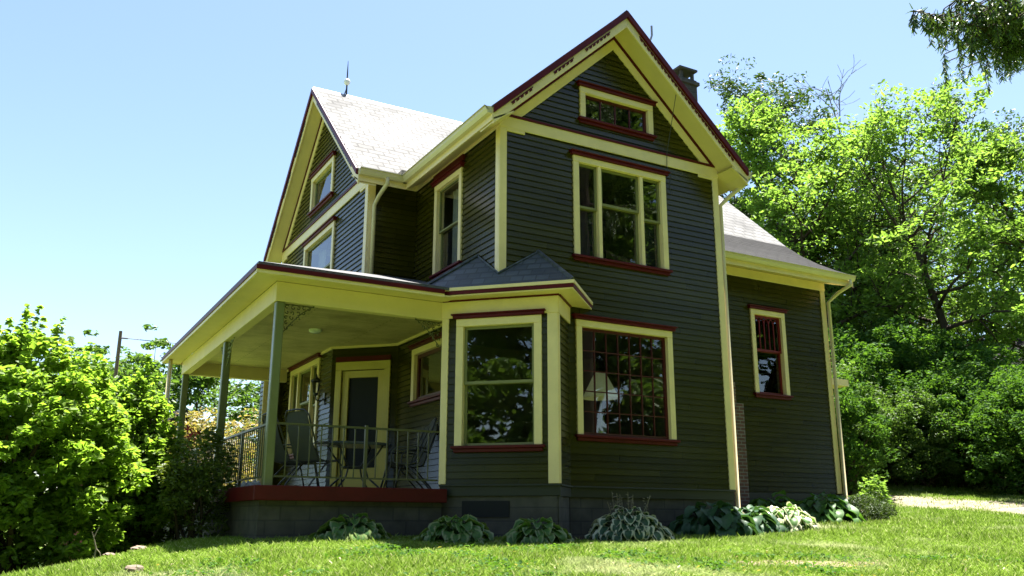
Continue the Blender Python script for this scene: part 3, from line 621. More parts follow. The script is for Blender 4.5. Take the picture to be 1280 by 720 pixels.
m = MB(); m.tube([(cR[0], cR[1], bz+.01), (xa, Y0-.02, za+.02)], .035, 5); m.tube([(cL[0], cL[1], bz+.01), (X0-.02, ya, zb+.02)], .035, 5); m.tube([(X0-.03, ya, zb+.01), (X0-.04, Y0-.04, zc+.012), (xa, Y0-.03, za+.01)], .02, 5); part(m, 'bay_roof_flashing', M['roof_bay'])
FBe = Frame(*cL, S2, -S2); WBe = math.hypot(cR[0]-cL[0], cR[1]-cL[1]); FBRe = Frame(*cR, S2, S2); WBRe = math.hypot(xe2-cR[0], Y0-cR[1])
m = MB(); m.fbox(FBe, .36, WBe+.03, -.02, .03, bz-.055, bz-.003); m.fbox(FBRe, 0, WBRe, -.02, .03, bz-.056, bz-.004); part(m, 'drip_edge', M['trim'])
m = MB(); m.fbox(FBe, .36, WBe+.015, -.02, .018, bz-.115, bz-.057); m.fbox(FBRe, 0.0, WBRe, -.02, .018, bz-.116, bz-.058); part(m, 'bay_eave_moulding', M['red'])
m = MB(); zs_ = bz-.118; k1, k2 = P2(be, eL+.5), cR
m.slab([(k1[0], k1[1], zs_), (cR[0], cR[1], zs_), (xe2, Y0-.02, zs_), (cc[0], Y0-.02, zs_+.005), (bc[0], bc[1], zs_+.005), (bl[0], bl[1], zs_+.005)], .02); part(m, 'bay_soffit', M['trim'])
# --- porch
px, py, pyb = 3.17, 12.83, 20.85; ex, ey, eyb, pz = 2.79, 12.43, 21.2, 3.60; psl = .31; fz_ = .47
hy = D1; hx = ex+(hy-ey)
zt = lambda d: pz+psl*d
m = MB()
ey2 = cL[0]+.55
xq = PX
m.slab([(ex, ey, pz), (6.3, ey, pz), (6.3, 12.95, zt(.52)), (X0-.01, 13.1, zt(.67)), (X0-.01, D1-.01, zt(D1-ey)), (hx, hy, zt(hy-ey))], .05)
m.slab([(ex, eyb, pz), (ex, ey, pz), (PX-.01, ey+PX-ex, zt(PX-ex)), (PX-.01, eyb, zt(PX-ex))], .05)
m.slab([(PX-.01, ey+PX-ex-.0, zt(PX-ex)), (PX-.01, D1-.01, zt(PX-ex)), (hx, hy-.01, zt(hy-ey))], .05) if hx > PX else None
part(m, 'porch_roof', M['roof_porch'])
m = MB(); FPf = Frame(ex, ey, 1, 0); FPl = Frame(ex, eyb, 0, -1)
m.fbox(FPf, -.03, 2.93, -.015, .03, pz-.115, pz-.052); m.fbox(FPl, 0, eyb-ey, -.015, .028, pz-.115, pz-.052); part(m, 'porch_eave_moulding', M['red'])
m = MB(); m.fbox(FPf, -.02, 2.93, -.02, .012, pz-.165, pz-.116); m.fbox(FPl, 0, eyb-ey, -.02, .010, pz-.165, pz-.116); m.fbox(Frame(ex, eyb, 1, 0), 0, PX-ex, -.02, 0, pz-.165, pz-.06); part(m, 'porch_fascia', M['trim'])
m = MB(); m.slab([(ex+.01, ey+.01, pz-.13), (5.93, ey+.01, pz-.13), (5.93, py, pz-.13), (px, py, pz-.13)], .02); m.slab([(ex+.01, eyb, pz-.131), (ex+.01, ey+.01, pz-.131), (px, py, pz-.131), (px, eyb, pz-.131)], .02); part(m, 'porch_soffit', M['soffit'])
m = MB(); m.box(px, 5.93, py, py+.16, 3.15, pz-.151); m.box(px, px+.16, py+.162, pyb, 3.15, pz-.151); m.box(px+.162, PX-.01, pyb-.16, pyb, 3.15, pz-.15); part(m, 'porch_beam', M['soffit'], bevel=.008)
m = MB(); m.slab([(px+.1, py+.1, 3.46), (X0+.05, py+.1, 3.46), (X0+.05, 16.4, 3.46), (PX+.05, 17.5, 3.46), (PX+.05, D2-.1, 3.46), (px+.1, pyb-.05, 3.46)], .03)
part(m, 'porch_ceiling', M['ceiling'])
m = MB(); m.fbox(FG, D2-20.95, D2-17.34, 0, .04, 3.38, 3.43); m.fbox(FC, 0, WC, 0, .04, 3.38, 3.43); m.fbox(FL, 17-16.33, 17-13.44, 0, .04, 3.38, 3.43); m.fbox(FJ, 0, PX-5.07, 0, .04, 3.38, 3.43); part(m, 'ceiling_moulding', M['trim'])
m = MB(); m.lathe([(.12, 0), (.12, -.03), (.09, -.06), (.001, -.075)], (4.69, 15.86, 3.43), 14); part(m, 'ceiling_lamp', M['porcelain'], smooth=True)
m = MB(); m.box(3.05, 5.93, 12.68, 21.0, .40, fz_); m.box(5.932, X0+.0, 13.2, 16.4, .40, fz_-.002); part(m, 'porch_deck', M['deck'])
m = MB(); m.box(3.02, 5.95, 12.65, 12.678, .27, fz_+.006); m.box(3.02, 3.048, 12.679, 21.02, .27, fz_+.006); part(m, 'deck_edge', M['red'], bevel=.008)
m = MB(); m.box(3.12, 5.90, 12.74, 12.95, -1.1, .395); m.box(3.12, 3.32, 12.951, 21.0, -1.8, .395); part(m, 'porch_foundation', M['block'])
for yy in (12.90, 16.45, 20.75):
    h = .065; m = MB(); m.box(px+.085-h, px+.085+h, yy-h+.01, yy+h+.01, fz_, 3.15); m.box(px+.085-.085, px+.085+.085, yy-.075, yy+.095, fz_, fz_+.10) if 0 else None
    part(m, 'porch_post', M['post'], bevel=.012)
spout([(ex+.1, eyb-.55, pz-.16), (ex+.1, eyb-.55, -.9)], 'porch_downspout', .045)
def bracket(F, u0, sgn, zt_, mat='rail'):
    """scrolled iron bracket: a triangle of little curls and leaves"""
    m = MB()
    for i in range(5):
        for j in range(5-i):
            u = u0+sgn*(.05+i*.085+random.uniform(-.012, .012)); z = zt_-.05-j*.085+random.uniform(-.012, .012); r = random.uniform(.026, .036); a0 = random.uniform(0, 6.3)
            m.tube([F(u+math.cos(a0+k*.62)*r*(1-k*.07), 0, z+math.sin(a0+k*.62)*r*(1-k*.07)) for k in range(9)], .0085, 4)
    m.tube([F(u0, 0, zt_-.02), F(u0+sgn*.46, 0, zt_-.02)], .008, 4); m.tube([F(u0+sgn*.46*(1-k/6), 0, zt_-.46*(k/6)-.05*math.sin(k/6*3.14)*-1) for k in range(7)], .008, 4)
    part(m, 'scroll_bracket', M[mat])
bracket(Frame(px+.15, py+.08, 1, 0), 0, 1, 3.15); bracket(Frame(px+.08, 0, 0, 1), 16.37, -1, 3.15, 'post'); bracket(Frame(5.9, py+.08, 1, 0), 0, -1, 3.15); bracket(Frame(px+.08, 0, 0, 1), 16.55, 1, 3.15, 'post')
def railing(F, L, nb, mids):
    m = MB(); m.fbox(F, 0, L, -.022, .022, 1.345, 1.375); m.fbox(F, 0, L, -.014, .014, .60, .625)
    for u in mids: m.fbox(F, u-.022, u+.022, -.021, .021, fz_, 1.40)
    r = part(m, 'porch_railing', M['rail'])
    for i in range(1, nb):
        u = L*i/nb
        if any(abs(u-q_) < .04 for q_ in mids): continue
        b = MB(); b.fbox(F, u-.008, u+.008, -.008, .008, .625, 1.345); part(b, 'baluster', M['rail'], r)
railing(Frame(px+.15, py+.08, 1, 0), 2.58, 15, [1.38]); railing(Frame(px+.085, 16.39, 0, -1), 3.42, 26, [1.75]); railing(Frame(px+.085, 20.69, 0, -1), 4.16, 30, [2.1])
# door in the angled wall
m = MB(); a, b = .10, 1.29
m.fbox(FC, a, a+.13, 0, .045, fz_, 2.93); m.fbox(FC, b-.13, b, 0, .045, fz_, 2.93); m.fbox(FC, a, b, 0, .048, 2.93, 3.10)
door = part(m, 'door', M['door_dimmed'], bevel=.006)
m = MB(); m.fbox(FC, a, b, 0, .06, 3.103, 3.20); part(m, 'cap_moulding', M['red'], door)
m = MB(); d0, d1 = a+.135, b-.135; m.fbox(FC, d0, d0+.14, -.05, -.01, fz_+.02, 2.92); m.fbox(FC, d1-.14, d1, -.05, -.01, fz_+.02, 2.92); m.fbox(FC, d0+.14, d1-.14, -.05, -.01, 2.78, 2.92); m.fbox(FC, d0+.14, d1-.14, -.05, -.01, 1.42, 1.47); m.fbox(FC, d0+.14, d1-.14, -.05, -.012, fz_+.02, 1.0); part(m, 'screen_door', M['door_dimmed'], door, bevel=.005)
m = MB(); m.fbox(FC, d0+.12, d1-.12, -.06, -.052, .9, 2.82); part(m, 'insect_screen', M['screen'], door)
m = MB(); m.tube([FC(d0+.06, -.01, 1.5), FC(d0+.06, .03, 1.5), FC(d0+.11, .035, 1.5)], .012, 6); part(m, 'handle', M['metal_dark'], door)
# wall lantern by the door
m = MB(); ly, lz = 17.72, 2.62; lx = PX-.20
m.lathe([(.001, .30), (.02, .27), (.03, .22), (.12, .15), (.12, .13), (.10, .13)], (lx, ly, lz), 8); m.lathe([(.06, -.10), (.045, -.14), (.001, -.17)], (lx, ly, lz), 8)
for k in range(4):
    t = k*math.pi/2+.4; m.tube([(lx+.10*math.cos(t), ly+.10*math.sin(t), lz+.13), (lx+.06*math.cos(t), ly+.06*math.sin(t), lz-.10)], .007, 4)
m.tube([(lx, ly, lz-.14), (lx+.02, ly, lz-.24), (lx+.12, ly, lz-.26), (PX-.02, ly, lz-.2)], .016, 6); m.box(PX-.03, PX-.018, ly-.06, ly+.06, lz-.32, lz-.08)
lan = part(m, 'wall_lantern', M['metal_dark'])
m = MB(); m.lathe([(.095, .13), (.055, -.10)], (lx, ly, lz), 8); part(m, 'lantern_glass', M['lamp_glass'], lan)

# ------------------------------------------------------------------ porch furniture and lamp
def chair(loc, rz, label):
    t = empty('patio_chair', loc, rz); setp(t, label, 'chair', 'patio chairs around the porch table')
    # faces +x locally
    m = MB(); n = 8
    bp = [(-.16-.28*(k/n)**1.0-.05*math.sin(k/n*3.1), .42+.72*k/n) for k in range(n+1)]
    for k in range(n):
        w0, w1 = [.235-.05*max(0, (q/n-.75)*4)**2*1.0 for q in (k, k+1)]
        (x0, z0), (x1, z1) = bp[k], bp[k+1]
        m.add([(x0, -w0, z0), (x0, w0, z0), (x1, w1, z1), (x1, -w1, z1), (x0-.008, -w0, z0), (x0-.008, w0, z0), (x1-.008, w1, z1), (x1-.008, -w1, z1)], [(0, 1, 2, 3), (7, 6, 5, 4)])
    m.build('backrest', M['sling'], t)
    m = MB(); sp = [(-.17, .43), (0, .40), (.17, .42), (.27, .45)]
    for (x0, z0), (x1, z1) in zip(sp[:-1], sp[1:]): m.add([(x0, -.23, z0), (x0, .23, z0), (x1, .23, z1), (x1, -.23, z1)], [(0, 1, 2, 3)])
    m.build('seat', M['sling'], t)
    for s_ in (-1, 1):
        y = s_*.25; m = MB()
        m.tube([(-.47, s_*.19, 1.15), (-.44, y, 1.08), (-.30, y, .76), (-.18, y, .44), (0, y, .40), (.18, y, .42), (.28, y, .45)], .014, 6); m.build('frame', M['bronze'], t, smooth=True)
        m = MB(); m.tube([(-.30, y, .66), (-.1, s_*.29, .68), (.18, s_*.30, .665), (.25, s_*.29, .60), (.26, s_*.27, .40), (.31, s_*.26, .2), (.36, s_*.26, .0)], .013, 6); m.build('leg', M['bronze'], t, smooth=True)
        m = MB(); m.tube([(.0, y, .40), (-.14, s_*.26, .25), (-.30, s_*.26, .10), (-.38, s_*.26, .0)], .013, 6); m.build('leg', M['bronze'], t, smooth=True)
    m = MB(); m.tube([(-.47, -.19, 1.15), (-.475, 0, 1.165), (-.47, .19, 1.15)], .014, 6); m.build('crossbar', M['bronze'], t); MB().tube([(.02, -.26, .38), (.02, .26, .38)], .012, 5).build('crossbar', M['bronze'], t)
    return t
chair((3.95, 14.15, fz_), math.radians(10), 'patio chair with its back to the front corner porch post, leftmost of the set')
chair((4.15, 13.62, fz_), math.radians(28), 'patio chair standing nearest the front railing, left of the porch table')
chair((5.98, 14.35, fz_), math.radians(185), 'patio chair against the wall below the small porch window')
chair((5.62, 13.58, fz_), math.radians(165), 'patio chair at the right end of the front railing beside the bay post')
tb = empty('patio_table', (4.9, 13.95, fz_)); setp(tb, 'oval slate topped patio table with curved metal legs in the middle of the porch', 'table')
m = MB(); k = 28
prof = [(.001, .70), (.98, .70), (1, .715), (1, .735), (.98, .745), (.001, .745)]
b0 = MB().lathe(prof, (0, 0, 0), k); b0.v = [(x*.62, y*.46, z) for x, y, z in b0.v]; b0.build('table_top', M['tabletop'], tb, smooth=False)
for a in range(4):
    t = math.pi/4+a*math.pi/2; cx_, sy_ = math.cos(t), math.sin(t); m = MB()
    m.tube([(cx_*.52, sy_*.40, .70), (cx_*.40, sy_*.32, .55), (cx_*.20, sy_*.17, .36), (cx_*.26, sy_*.2, .2), (cx_*.50, sy_*.38, .02), (cx_*.54, sy_*.41, .0)], .016, 6); m.build('leg', M['bronze'], tb, smooth=True)
m = MB(); m.lathe([(.20, .345), (.215, .36), (.20, .375), (.185, .36), (.20, .345)], (0, 0, 0), 18); m.build('ring_brace', M['bronze'], tb, smooth=True)
m = MB(); rr = random.Random(3); nx, ny = 14, 7
vs = [(i/nx*1.3, j/ny*.4, .05+.09*math.sin(i*.9+j)*math.sin(j*1.3+.5)**2*(1 if 0 < i < nx and 0 < j < ny else 0)+rr.uniform(0, .05)*(0 < i < nx and 0 < j < ny)-(.05 if i in (0, nx) or j in (0, ny) else 0)) for j in range(ny+1) for i in range(nx+1)]
m.add(vs, [(j*(nx+1)+i, j*(nx+1)+i+1, (j+1)*(nx+1)+i+1, (j+1)*(nx+1)+i) for j in range(ny) for i in range(nx)])
o = m.build('crumpled_sheet', M['cloth'], None, smooth=True); o.location = (3.72, 14.3, fz_); o.rotation_euler = (0, 0, math.radians(92)); setp(o, 'crumpled pale sheet lying on the porch floor by the left railing', 'sheet')
tbl = empty('side_table', (8.85, 12.68, .5)); setp(tbl, 'small dark wooden side table behind the gridded ground floor window', 'table')
m = MB(); m.box(-.32, .32, -.28, .28, .70, .74); m.build('table_top', M['wood'], tbl)
for sx in (-1, 1):
    for sy in (-1, 1): m = MB(); m.box(sx*.27-.02, sx*.27+.02, sy*.23-.02, sy*.23+.02, 0, .70); m.build('leg', M['wood'], tbl)
lp = empty('table_lamp', (8.82, 12.62, 1.24)); setp(lp, 'table lamp with cream cone shade behind the gridded ground floor window', 'lamp')
m = MB(); m.lathe([(.001, 0), (.10, 0), (.10, .02), (.04, .05), (.07, .18), (.10, .30), (.06, .45), (.02, .5), (.015, .78)], (0, 0, 0), 14); m.build('lamp_base', M['metal_grey'], lp, smooth=True)
m = MB(); m.lathe([(.32, .82), (.30, .87), (.10, 1.26), (.09, 1.26)], (0, 0, 0), 18); m.build('lamp_shade', M['shade_cloth'], lp, smooth=True)
sh = M['shade_cloth'].node_tree.nodes['Principled BSDF']; sh.inputs['Emission Color'].default_value = (.62, .60, .30, 1); sh.inputs['Emission Strength'].default_value = .018  # faint glow added to the cloth, standing in for daylight on the shade

# ------------------------------------------------------------------ plants
def leaves(C, size, asp=.5, up=.6, sizevar=.4, rng=RNG, fold=.25, droop=0., out=None):
    """one leaf per centre: two quads folded along the midrib; returns verts, faces(4)"""
    n = len(C); 
    d = rng.normal(size=(n, 3)); 
    if out is not None: d = d*.7+out*1.0
    d[:, 2] = d[:, 2]*.5-droop; d /= np.linalg.norm(d, axis=1)[:, None]
    nz = rng.normal(size=(n, 3))*(1-up); nz[:, 2] += up; 
    s_ = np.cross(nz, d); s_ /= np.linalg.norm(s_, axis=1)[:, None]+1e-9; nn = np.cross(d, s_)
    L = size*(1+sizevar*rng.uniform(-1, 1, n))[:, None]; W = L*asp*.5
    b = C-d*L*.5; t = C+d*L*.5; f_ = nn*W*fold*2
    l1 = b+d*L*.28-s_*W*.85+f_*.8; l2 = b+d*L*.68-s_*W*.7+f_*.6; r1 = b+d*L*.28+s_*W*.85+f_*.8; r2 = b+d*L*.68+s_*W*.7+f_*.6
    v = np.stack([b, l1, l2, t, r2, r1], 1).reshape(-1, 3); i = np.arange(n)[:, None]*6
    f = np.concatenate([i+np.array([[0, 3, 2, 1]]), i+np.array([[0, 5, 4, 3]])], 0); return v, f
def branch_tree(rng, H, R, base, nl, trunk_r, spread=.9, gravity=.0, lean=0., sub=4):
    """skeleton: returns tubes [(pts, radii)] and tip points"""
    tubes = []; tips = []
    tp = []; p = np.array([0, 0, -.3]); dirn = np.array([lean, 0, 1.]); n = 9
    for k in range(n+1):
        tp.append(p.copy()); dirn = dirn+rng.normal(size=3)*np.array([.09, .09, 0]); dirn /= np.linalg.norm(dirn); p = p+dirn*(H*.88/n)
    tp = np.array(tp); tr = [trunk_r*(1.25 if k == 0 else 1)*(1-.86*k/n) for k in range(n+1)]; tubes.append((tp, tr)); tips.append(tp[-1])
    for i in range(nl):
        h = base+(1-base)*((i+rng.uniform(0, .6))/nl); h = min(h, .97); q = h*n; k = int(q); f = q-k
        st = tp[k]*(1-f)+tp[min(k+1, n)]*f; az = i*2.4+rng.uniform(-.4, .4)
        rel = (h-base)/(1-base); ln = R*(.55+.65*math.sin(math.pi*min(1, rel*.85+.18)))*rng.uniform(.75, 1.15); rise = .25+.75*rel
        d = np.array([math.cos(az)*spread, math.sin(az)*spread, rise]); d /= np.linalg.norm(d)
        pts = [st]; dd = d.copy(); m_ = 6; r0 = tr[k]*.5+.01
        for j in range(m_):
            dd = dd+rng.normal(size=3)*.16; dd[2] += .05-gravity*j*.06; dd /= np.linalg.norm(dd); pts.append(pts[-1]+dd*ln/m_)
        tubes.append((np.array(pts), [r0*(1-.85*j/m_) for j in range(m_+1)])); tips.append(pts[-1])
        for s_ in range(sub):
            j = rng.integers(2, m_); st2 = pts[j]; e = pts[j]-pts[j-1]; e /= np.linalg.norm(e)
            d2 = e+rng.normal(size=3)*.75; d2[2] += .15; d2 /= np.linalg.norm(d2); l2 = ln*rng.uniform(.3, .55); q2 = [st2]
            for jj in range(3): d2 = d2+rng.normal(size=3)*.2; d2 /= np.linalg.norm(d2); q2.append(q2[-1]+d2*l2/3)
            tubes.append((np.array(q2), [r0*.42*(1-.8*jj/3) for jj in range(4)])); tips += [q2[-1], q2[2]]
        tips += [pts[-2], pts[-3]]
    return tubes, np.array(tips)
def tree(name, loc, rng, H, R, base, nl, tr, leaf, lsize, per, cr, bark='bark', flat=.45, asp=.5, rz=0, sub=4, up=.55, lean=0., skip=.0, **k):
    t = empty(name, loc, rz); tubes, tips = branch_tree(rng, H, R, base, nl, tr, lean=lean, sub=sub, **k)
    m = MB()
    for i, (p, r) in enumerate(tubes): m.tube(p, list(r), 8 if i == 0 else 5)
    m.build('trunk', M[bark], t, smooth=True)
    if skip: tips = tips[rng.uniform(size=len(tips)) > skip]
    C = []
    for p in tips:
        n = int(per*rng.uniform(.5, 1.4)); r = cr*rng.uniform(.6, 1.3)
        # each tip carries a few flat sprays
        for s_ in range(3):
            o = rng.normal(size=3)*r*.5; q = rng.normal(size=(max(1, n//3), 3)); q /= (np.linalg.norm(q, axis=1)[:, None]+.3); C.append(p+o+q*r*np.array([.75, .75, flat*.75])*rng.uniform(.2, 1, (len(q), 1))**.4)
    C = np.concatenate(C); v, f = leaves(C, lsize, asp, up, rng=rng); c = npmesh('crown', v, f, M[leaf]); c.parent = t; return t
def shrub(name, loc, rng, H, R, leaf, lsize, n, stems=9, asp=.5, rz=0, bark='bark', squash=(1, 1), clumps=60, cr=.35, up=.5, shape=.75, bottom=.08, shoots=0):
    t = empty(name, loc, rz); m = MB(); C = []; O = []
    cl = []
    while len(cl) < clumps:
        q = rng.uniform(-1, 1, 3); q[2] = abs(q[2])
        r = np.linalg.norm(q)
        if r > 1 or r < .45*rng.uniform(): continue
        k_ = .70+.30*min(1, q[2]/.35)
        cl.append(np.array([q[0]*R*squash[0]*k_, q[1]*R*squash[1]*k_, bottom*H+(H*(1-bottom))*q[2]**shape]))
    cl = np.array(cl)
    for i in range(stems):
        e = cl[rng.integers(len(cl))]; a = rng.uniform(0, 6.28); b = np.array([math.cos(a)*R*.25*squash[0], math.sin(a)*R*.25*squash[1], -.2]); mid = (b+e)/2+np.array([e[0]*.15, e[1]*.15, H*.12]); m.tube([b, mid, e], [.03*H/2.5+.008, .02*H/2.5+.006, .006], 5)
    m.build('stem', M[bark], t)
    for p in cl:
        k = int(n/clumps*rng.uniform(.6, 1.4)); q = rng.normal(size=(k, 3)); q /= np.linalg.norm(q, axis=1)[:, None]+.2; C.append(p+q*cr*rng.uniform(.7, 1.3)*np.array([1, 1, .7])); O.append(q)
    for i in range(shoots):
        az = rng.uniform(0, 6.28); rr = math.sqrt(rng.uniform())*R*.8; zt = H*(bottom+(1-bottom)*math.sqrt(max(0, 1-(rr/R)**2))**(2*shape)); ln = rng.uniform(.25, .75); k = int(ln*75); t_ = rng.uniform(0, 1, k)**.8; ld = rng.normal(size=2)*.12
        C.append(np.c_[math.cos(az)*rr*squash[0]+t_*ld[0]+rng.normal(size=k)*.07*(1.2-t_), math.sin(az)*rr*squash[1]+t_*ld[1]+rng.normal(size=k)*.07*(1.2-t_), zt-.15+t_*ln]); o_ = rng.normal(size=(k, 3)); o_[:, 2] = .2; O.append(o_)
    C = np.concatenate(C); O = np.concatenate(O); C[:, 2] = np.maximum(C[:, 2], .03)
    v, f = leaves(C, lsize, asp, up, rng=rng, out=O, droop=.15); c = npmesh('foliage', v, f, M[leaf]); c.parent = t; return t
def copy_tree(o, loc, rz, sc=(1, 1, 1), label=None):
    c = o.copy(); COL.objects.link(c); c.location = loc; c.rotation_euler = (0, 0, rz); c.scale = sc
    if label: c['label'] = label
    for ch_ in o.children:
        d = ch_.copy(); COL.objects.link(d); d.parent = c
    return c
def at(az, d):
    a = math.radians(az); return (math.sin(a)*d, math.cos(a)*d)
def gp(x, y, dz=-.05): return (x, y, g1(x, y)+dz)
R_ = lambda s: np.random.default_rng(s)

# --- trees to the right, behind the house
G = 'trees behind the house'
lime = tree('deciduous_tree', gp(*at(50.2, 42)), R_(11), 19.3, 4.1, .30, 21, .30, 'leaf_lime', .22, 76, .80, up=.62, flat=.4, skip=.12, sub=6); setp(lime, 'tall lime green tree with a dark trunk rising just right of the extension roof', 'tree', G)
l2 = tree('deciduous_tree', gp(*at(57.2, 42)), R_(12), 17.6, 5.2, .34, 18, .28, 'leaf_lime', .22, 68, .78, up=.62, flat=.4, lean=-.12, skip=.2, sub=6); setp(l2, 'lime green tree leaning out at the right edge of the picture above the bushes', 'tree', G)
mid = tree('deciduous_tree', gp(*at(44.4, 44)), R_(13), 13.6, 4.2, .24, 20, .26, 'leaf_lime', .22, 74, .82, up=.6, flat=.4, skip=.15, sub=6); setp(mid, 'yellow green tree partly hidden behind the right end of the house roof', 'tree', G)
dk = tree('deciduous_tree', gp(*at(52.6, 50)), R_(14), 25.5, 4.4, .35, 18, .34, 'leaf_dark', .21, 100, .88, 'bark_pale', sub=6, skip=.35); setp(dk, 'tallest tree, thin dark crown and bare twigs showing above the lime green tree', 'tree', G)
dk2 = tree('deciduous_tree', gp(*at(46.4, 50)), R_(15), 19.4, 2.3, .5, 12, .28, 'leaf_dark', .21, 85, .68, 'bark_pale', sub=5, skip=.2); setp(dk2, 'narrow dark treetop standing apart to the left of the tallest tree', 'tree', G)
md = tree('deciduous_tree', gp(*at(53.0, 44)), R_(16), 14.0, 4.6, .16, 19, .26, 'leaf_mid', .19, 72, .85, skip=.15, sub=5); setp(md, 'mid green tree filling the gap between the two lime green trees', 'tree', G)
sp = [(42.2, 46, .60, lime, 'yellow green treetop just showing beside the eave of the front gable'), (54.8, 54, 1.25, md, 'tall mid green tree behind the leaning lime tree, right of the tallest tree'), (60.5, 46, 1.1, md, 'mid green tree cut by the right edge of the picture'),
      (49.0, 58, 1.2, md, 'mid green tree behind the tall lime green tree'), (46.8, 47, .8, md, 'mid green tree low behind the downspout of the extension'), (60.2, 60, .92, dk, 'dark tree far back at the right edge of the picture'), (54.9, 47, .78, mid, 'yellow green tree standing above the hillside bushes, right of centre of the wood'), (51.5, 64, 1.2, md, 'mid green tree deepest in the wood, below the tallest crown'), (45.0, 60, 1.0, md, 'mid green tree deep in the wood close to the house roof'), (63, 43, .9, lime, 'lime green tree mostly outside the right edge of the picture'), (57, 66, 1.2, md, 'mid green tree deep in the wood behind the leaning lime tree')]
for i, (az, d, sc, o, lab) in enumerate(sp): copy_tree(o, gp(*at(az, d)), i*1.3+.5, (sc, sc, sc*(1.02+.04*(i % 3))), lab)
# bare dead twigs
bt = empty('bare_tree', gp(*at(51.6, 48))); setp(bt, 'leafless grey branches sticking up above the tallest tree', 'tree')
rg = R_(21); m = MB(); tubes, _ = branch_tree(rg, 26.0, 3.2, .66, 12, .18, sub=6)
for i, (p, r) in enumerate(tubes): m.tube(p, [max(x, .012) for x in r], 5)
m.build('trunk', M['bark_pale'], bt)
# --- understory bushes on the right
G = 'bushes on the bank behind the drive'
bu = shrub('bush', gp(*at(55.8, 36)), R_(31), 4.2, 3.9, 'leaf_rhodo', .125, 34000, clumps=240, cr=.40, squash=(1.1, 1)); setp(bu, 'broad glossy green bush on the bank above the gravel drive', 'bush', G)
bu2 = shrub('bush', gp(*at(51.4, 33.5)), R_(32), 3.6, 2.8, 'leaf_mid', .10, 28000, clumps=190, cr=.32); setp(bu2, 'fine leaved mid green bush left of the broad bush, close to the drive', 'bush', G)
bu3 = shrub('bush', gp(*at(48.9, 30)), R_(33), 3.9, 1.9, 'leaf_rhodo', .12, 20000, clumps=130, cr=.32); setp(bu3, 'dark bush right beside the far corner of the extension', 'bush', G)
for az, d, sc, o, lab in ((58.8, 35.5, 1.0, bu, 'glossy bush at the right edge above the gravel'), (53.4, 34.5, .95, bu2, 'fine leaved bush in front of the bank, between the broad bush and the dark one'), (57.0, 39, 1.3, bu2, 'tall fine leaved bush behind the broad bush at the top of the bank'), (52.6, 39, 1.4, bu, 'tall bush in the middle of the bank behind the front row'), (50.1, 36, 1.3, bu3, 'tall dark bush behind the corner bush'), (61, 33, 1.0, bu, 'glossy bush cut by the right edge of the picture'), (47.2, 34, 1.3, bu2, 'bush half hidden behind the extension wall'), (54.9, 41, 1.5, bu3, 'dark tall bush deep under the trees'), (50.6, 42, 1.4, bu, 'big bush deep under the tall lime tree')):
    copy_tree(o, gp(*at(az, d)), az, (sc, sc, sc), lab)
yy_ = shrub('shrub', gp(17.25, 14.1), R_(34), 1.05, .42, 'leaf_lime', .12, 900, clumps=22, cr=.17, stems=8); setp(yy_, 'small bright yellow green shrub at the right corner of the extension', 'shrub')
yw = shrub('shrub', gp(16.1, 13.35), R_(35), .62, .62, 'leaf_yew', .05, 9000, clumps=60, cr=.16, asp=.25, squash=(1.25, .9)); setp(yw, 'low dark clipped shrub under the right downspout', 'shrub')
# --- left side
ls = shrub('shrub', gp(.15, 14.6), R_(41), 3.5, 1.7, 'leaf_shrub', .11, 36000, stems=14, clumps=330, cr=.23, shoots=60, asp=.62, up=.65, shape=.8, squash=(1.0, .85)); setp(ls, 'tall sunlit broad leaved shrub at the left edge of the lawn', 'shrub')
l3 = shrub('shrub', gp(1.75, 15.8), R_(42), 2.85, .85, 'leaf_shrub', .10, 17000, stems=10, clumps=180, cr=.22, shoots=34, asp=.62, up=.65, shape=.8); setp(l3, 'sunlit broad leaved shrub between the tallest shrub and the porch', 'shrub')
l4 = shrub('shrub', gp(-1.7, 15.5), R_(43), 3.4, 1.7, 'leaf_shrub', .11, 22000, stems=10, clumps=240, cr=.23, shoots=44, asp=.62, up=.65); setp(l4, 'sunlit broad leaved shrub cut by the left edge of the picture', 'shrub')
l5 = shrub('shrub', gp(2.62, 14.6), R_(44), 1.9, .55, 'leaf_olive', .07, 6500, stems=9, clumps=60, cr=.22, asp=.45); setp(l5, 'small leaved olive shrub growing against the porch foundation', 'shrub')
l6 = shrub('shrub', gp(2.45, 16.2), R_(45), 1.75, .6, 'leaf_yew', .07, 6500, stems=9, clumps=60, cr=.24, asp=.4); setp(l6, 'dark fine leaved shrub beside the middle porch post', 'shrub')
G = 'trees beyond the porch'
bx = tree('deciduous_tree', gp(*at(10.5, 42)), R_(51), 7.4, 3.4, .2, 14, .2, 'leaf_mid', .24, 85, .8, skip=.25); setp(bx, 'airy green tree seen through the open side of the porch', 'tree', G)
for az, d, sc, lab in ((6.6, 46, 1.05, 'airy green tree just left of the porch posts, below the wire'), (14.2, 50, 1.0, 'airy green tree seen through the porch close to the house wall'), (4.3, 36, .92, 'airy grey green tree behind the tall left shrub, near the pole')): copy_tree(bx, gp(*at(az, d)), az*2, (sc, sc, sc), lab)
st = shrub('shrub', gp(*at(11.3, 30)), R_(52), 4.2, 2.6, 'leaf_straw', .13, 9000, clumps=90, cr=.5, bark='twig'); setp(st, 'straw coloured flowering shrub seen through the porch railing', 'shrub', 'straw shrubs beyond the porch')
copy_tree(st, gp(*at(8.3, 33)), 2., (.9, .9, .95), 'straw coloured shrub left of the far porch post'); copy_tree(st, gp(*at(14.2, 32)), 4., (1, 1, 1), 'straw coloured shrub seen through the porch beside the house wall')
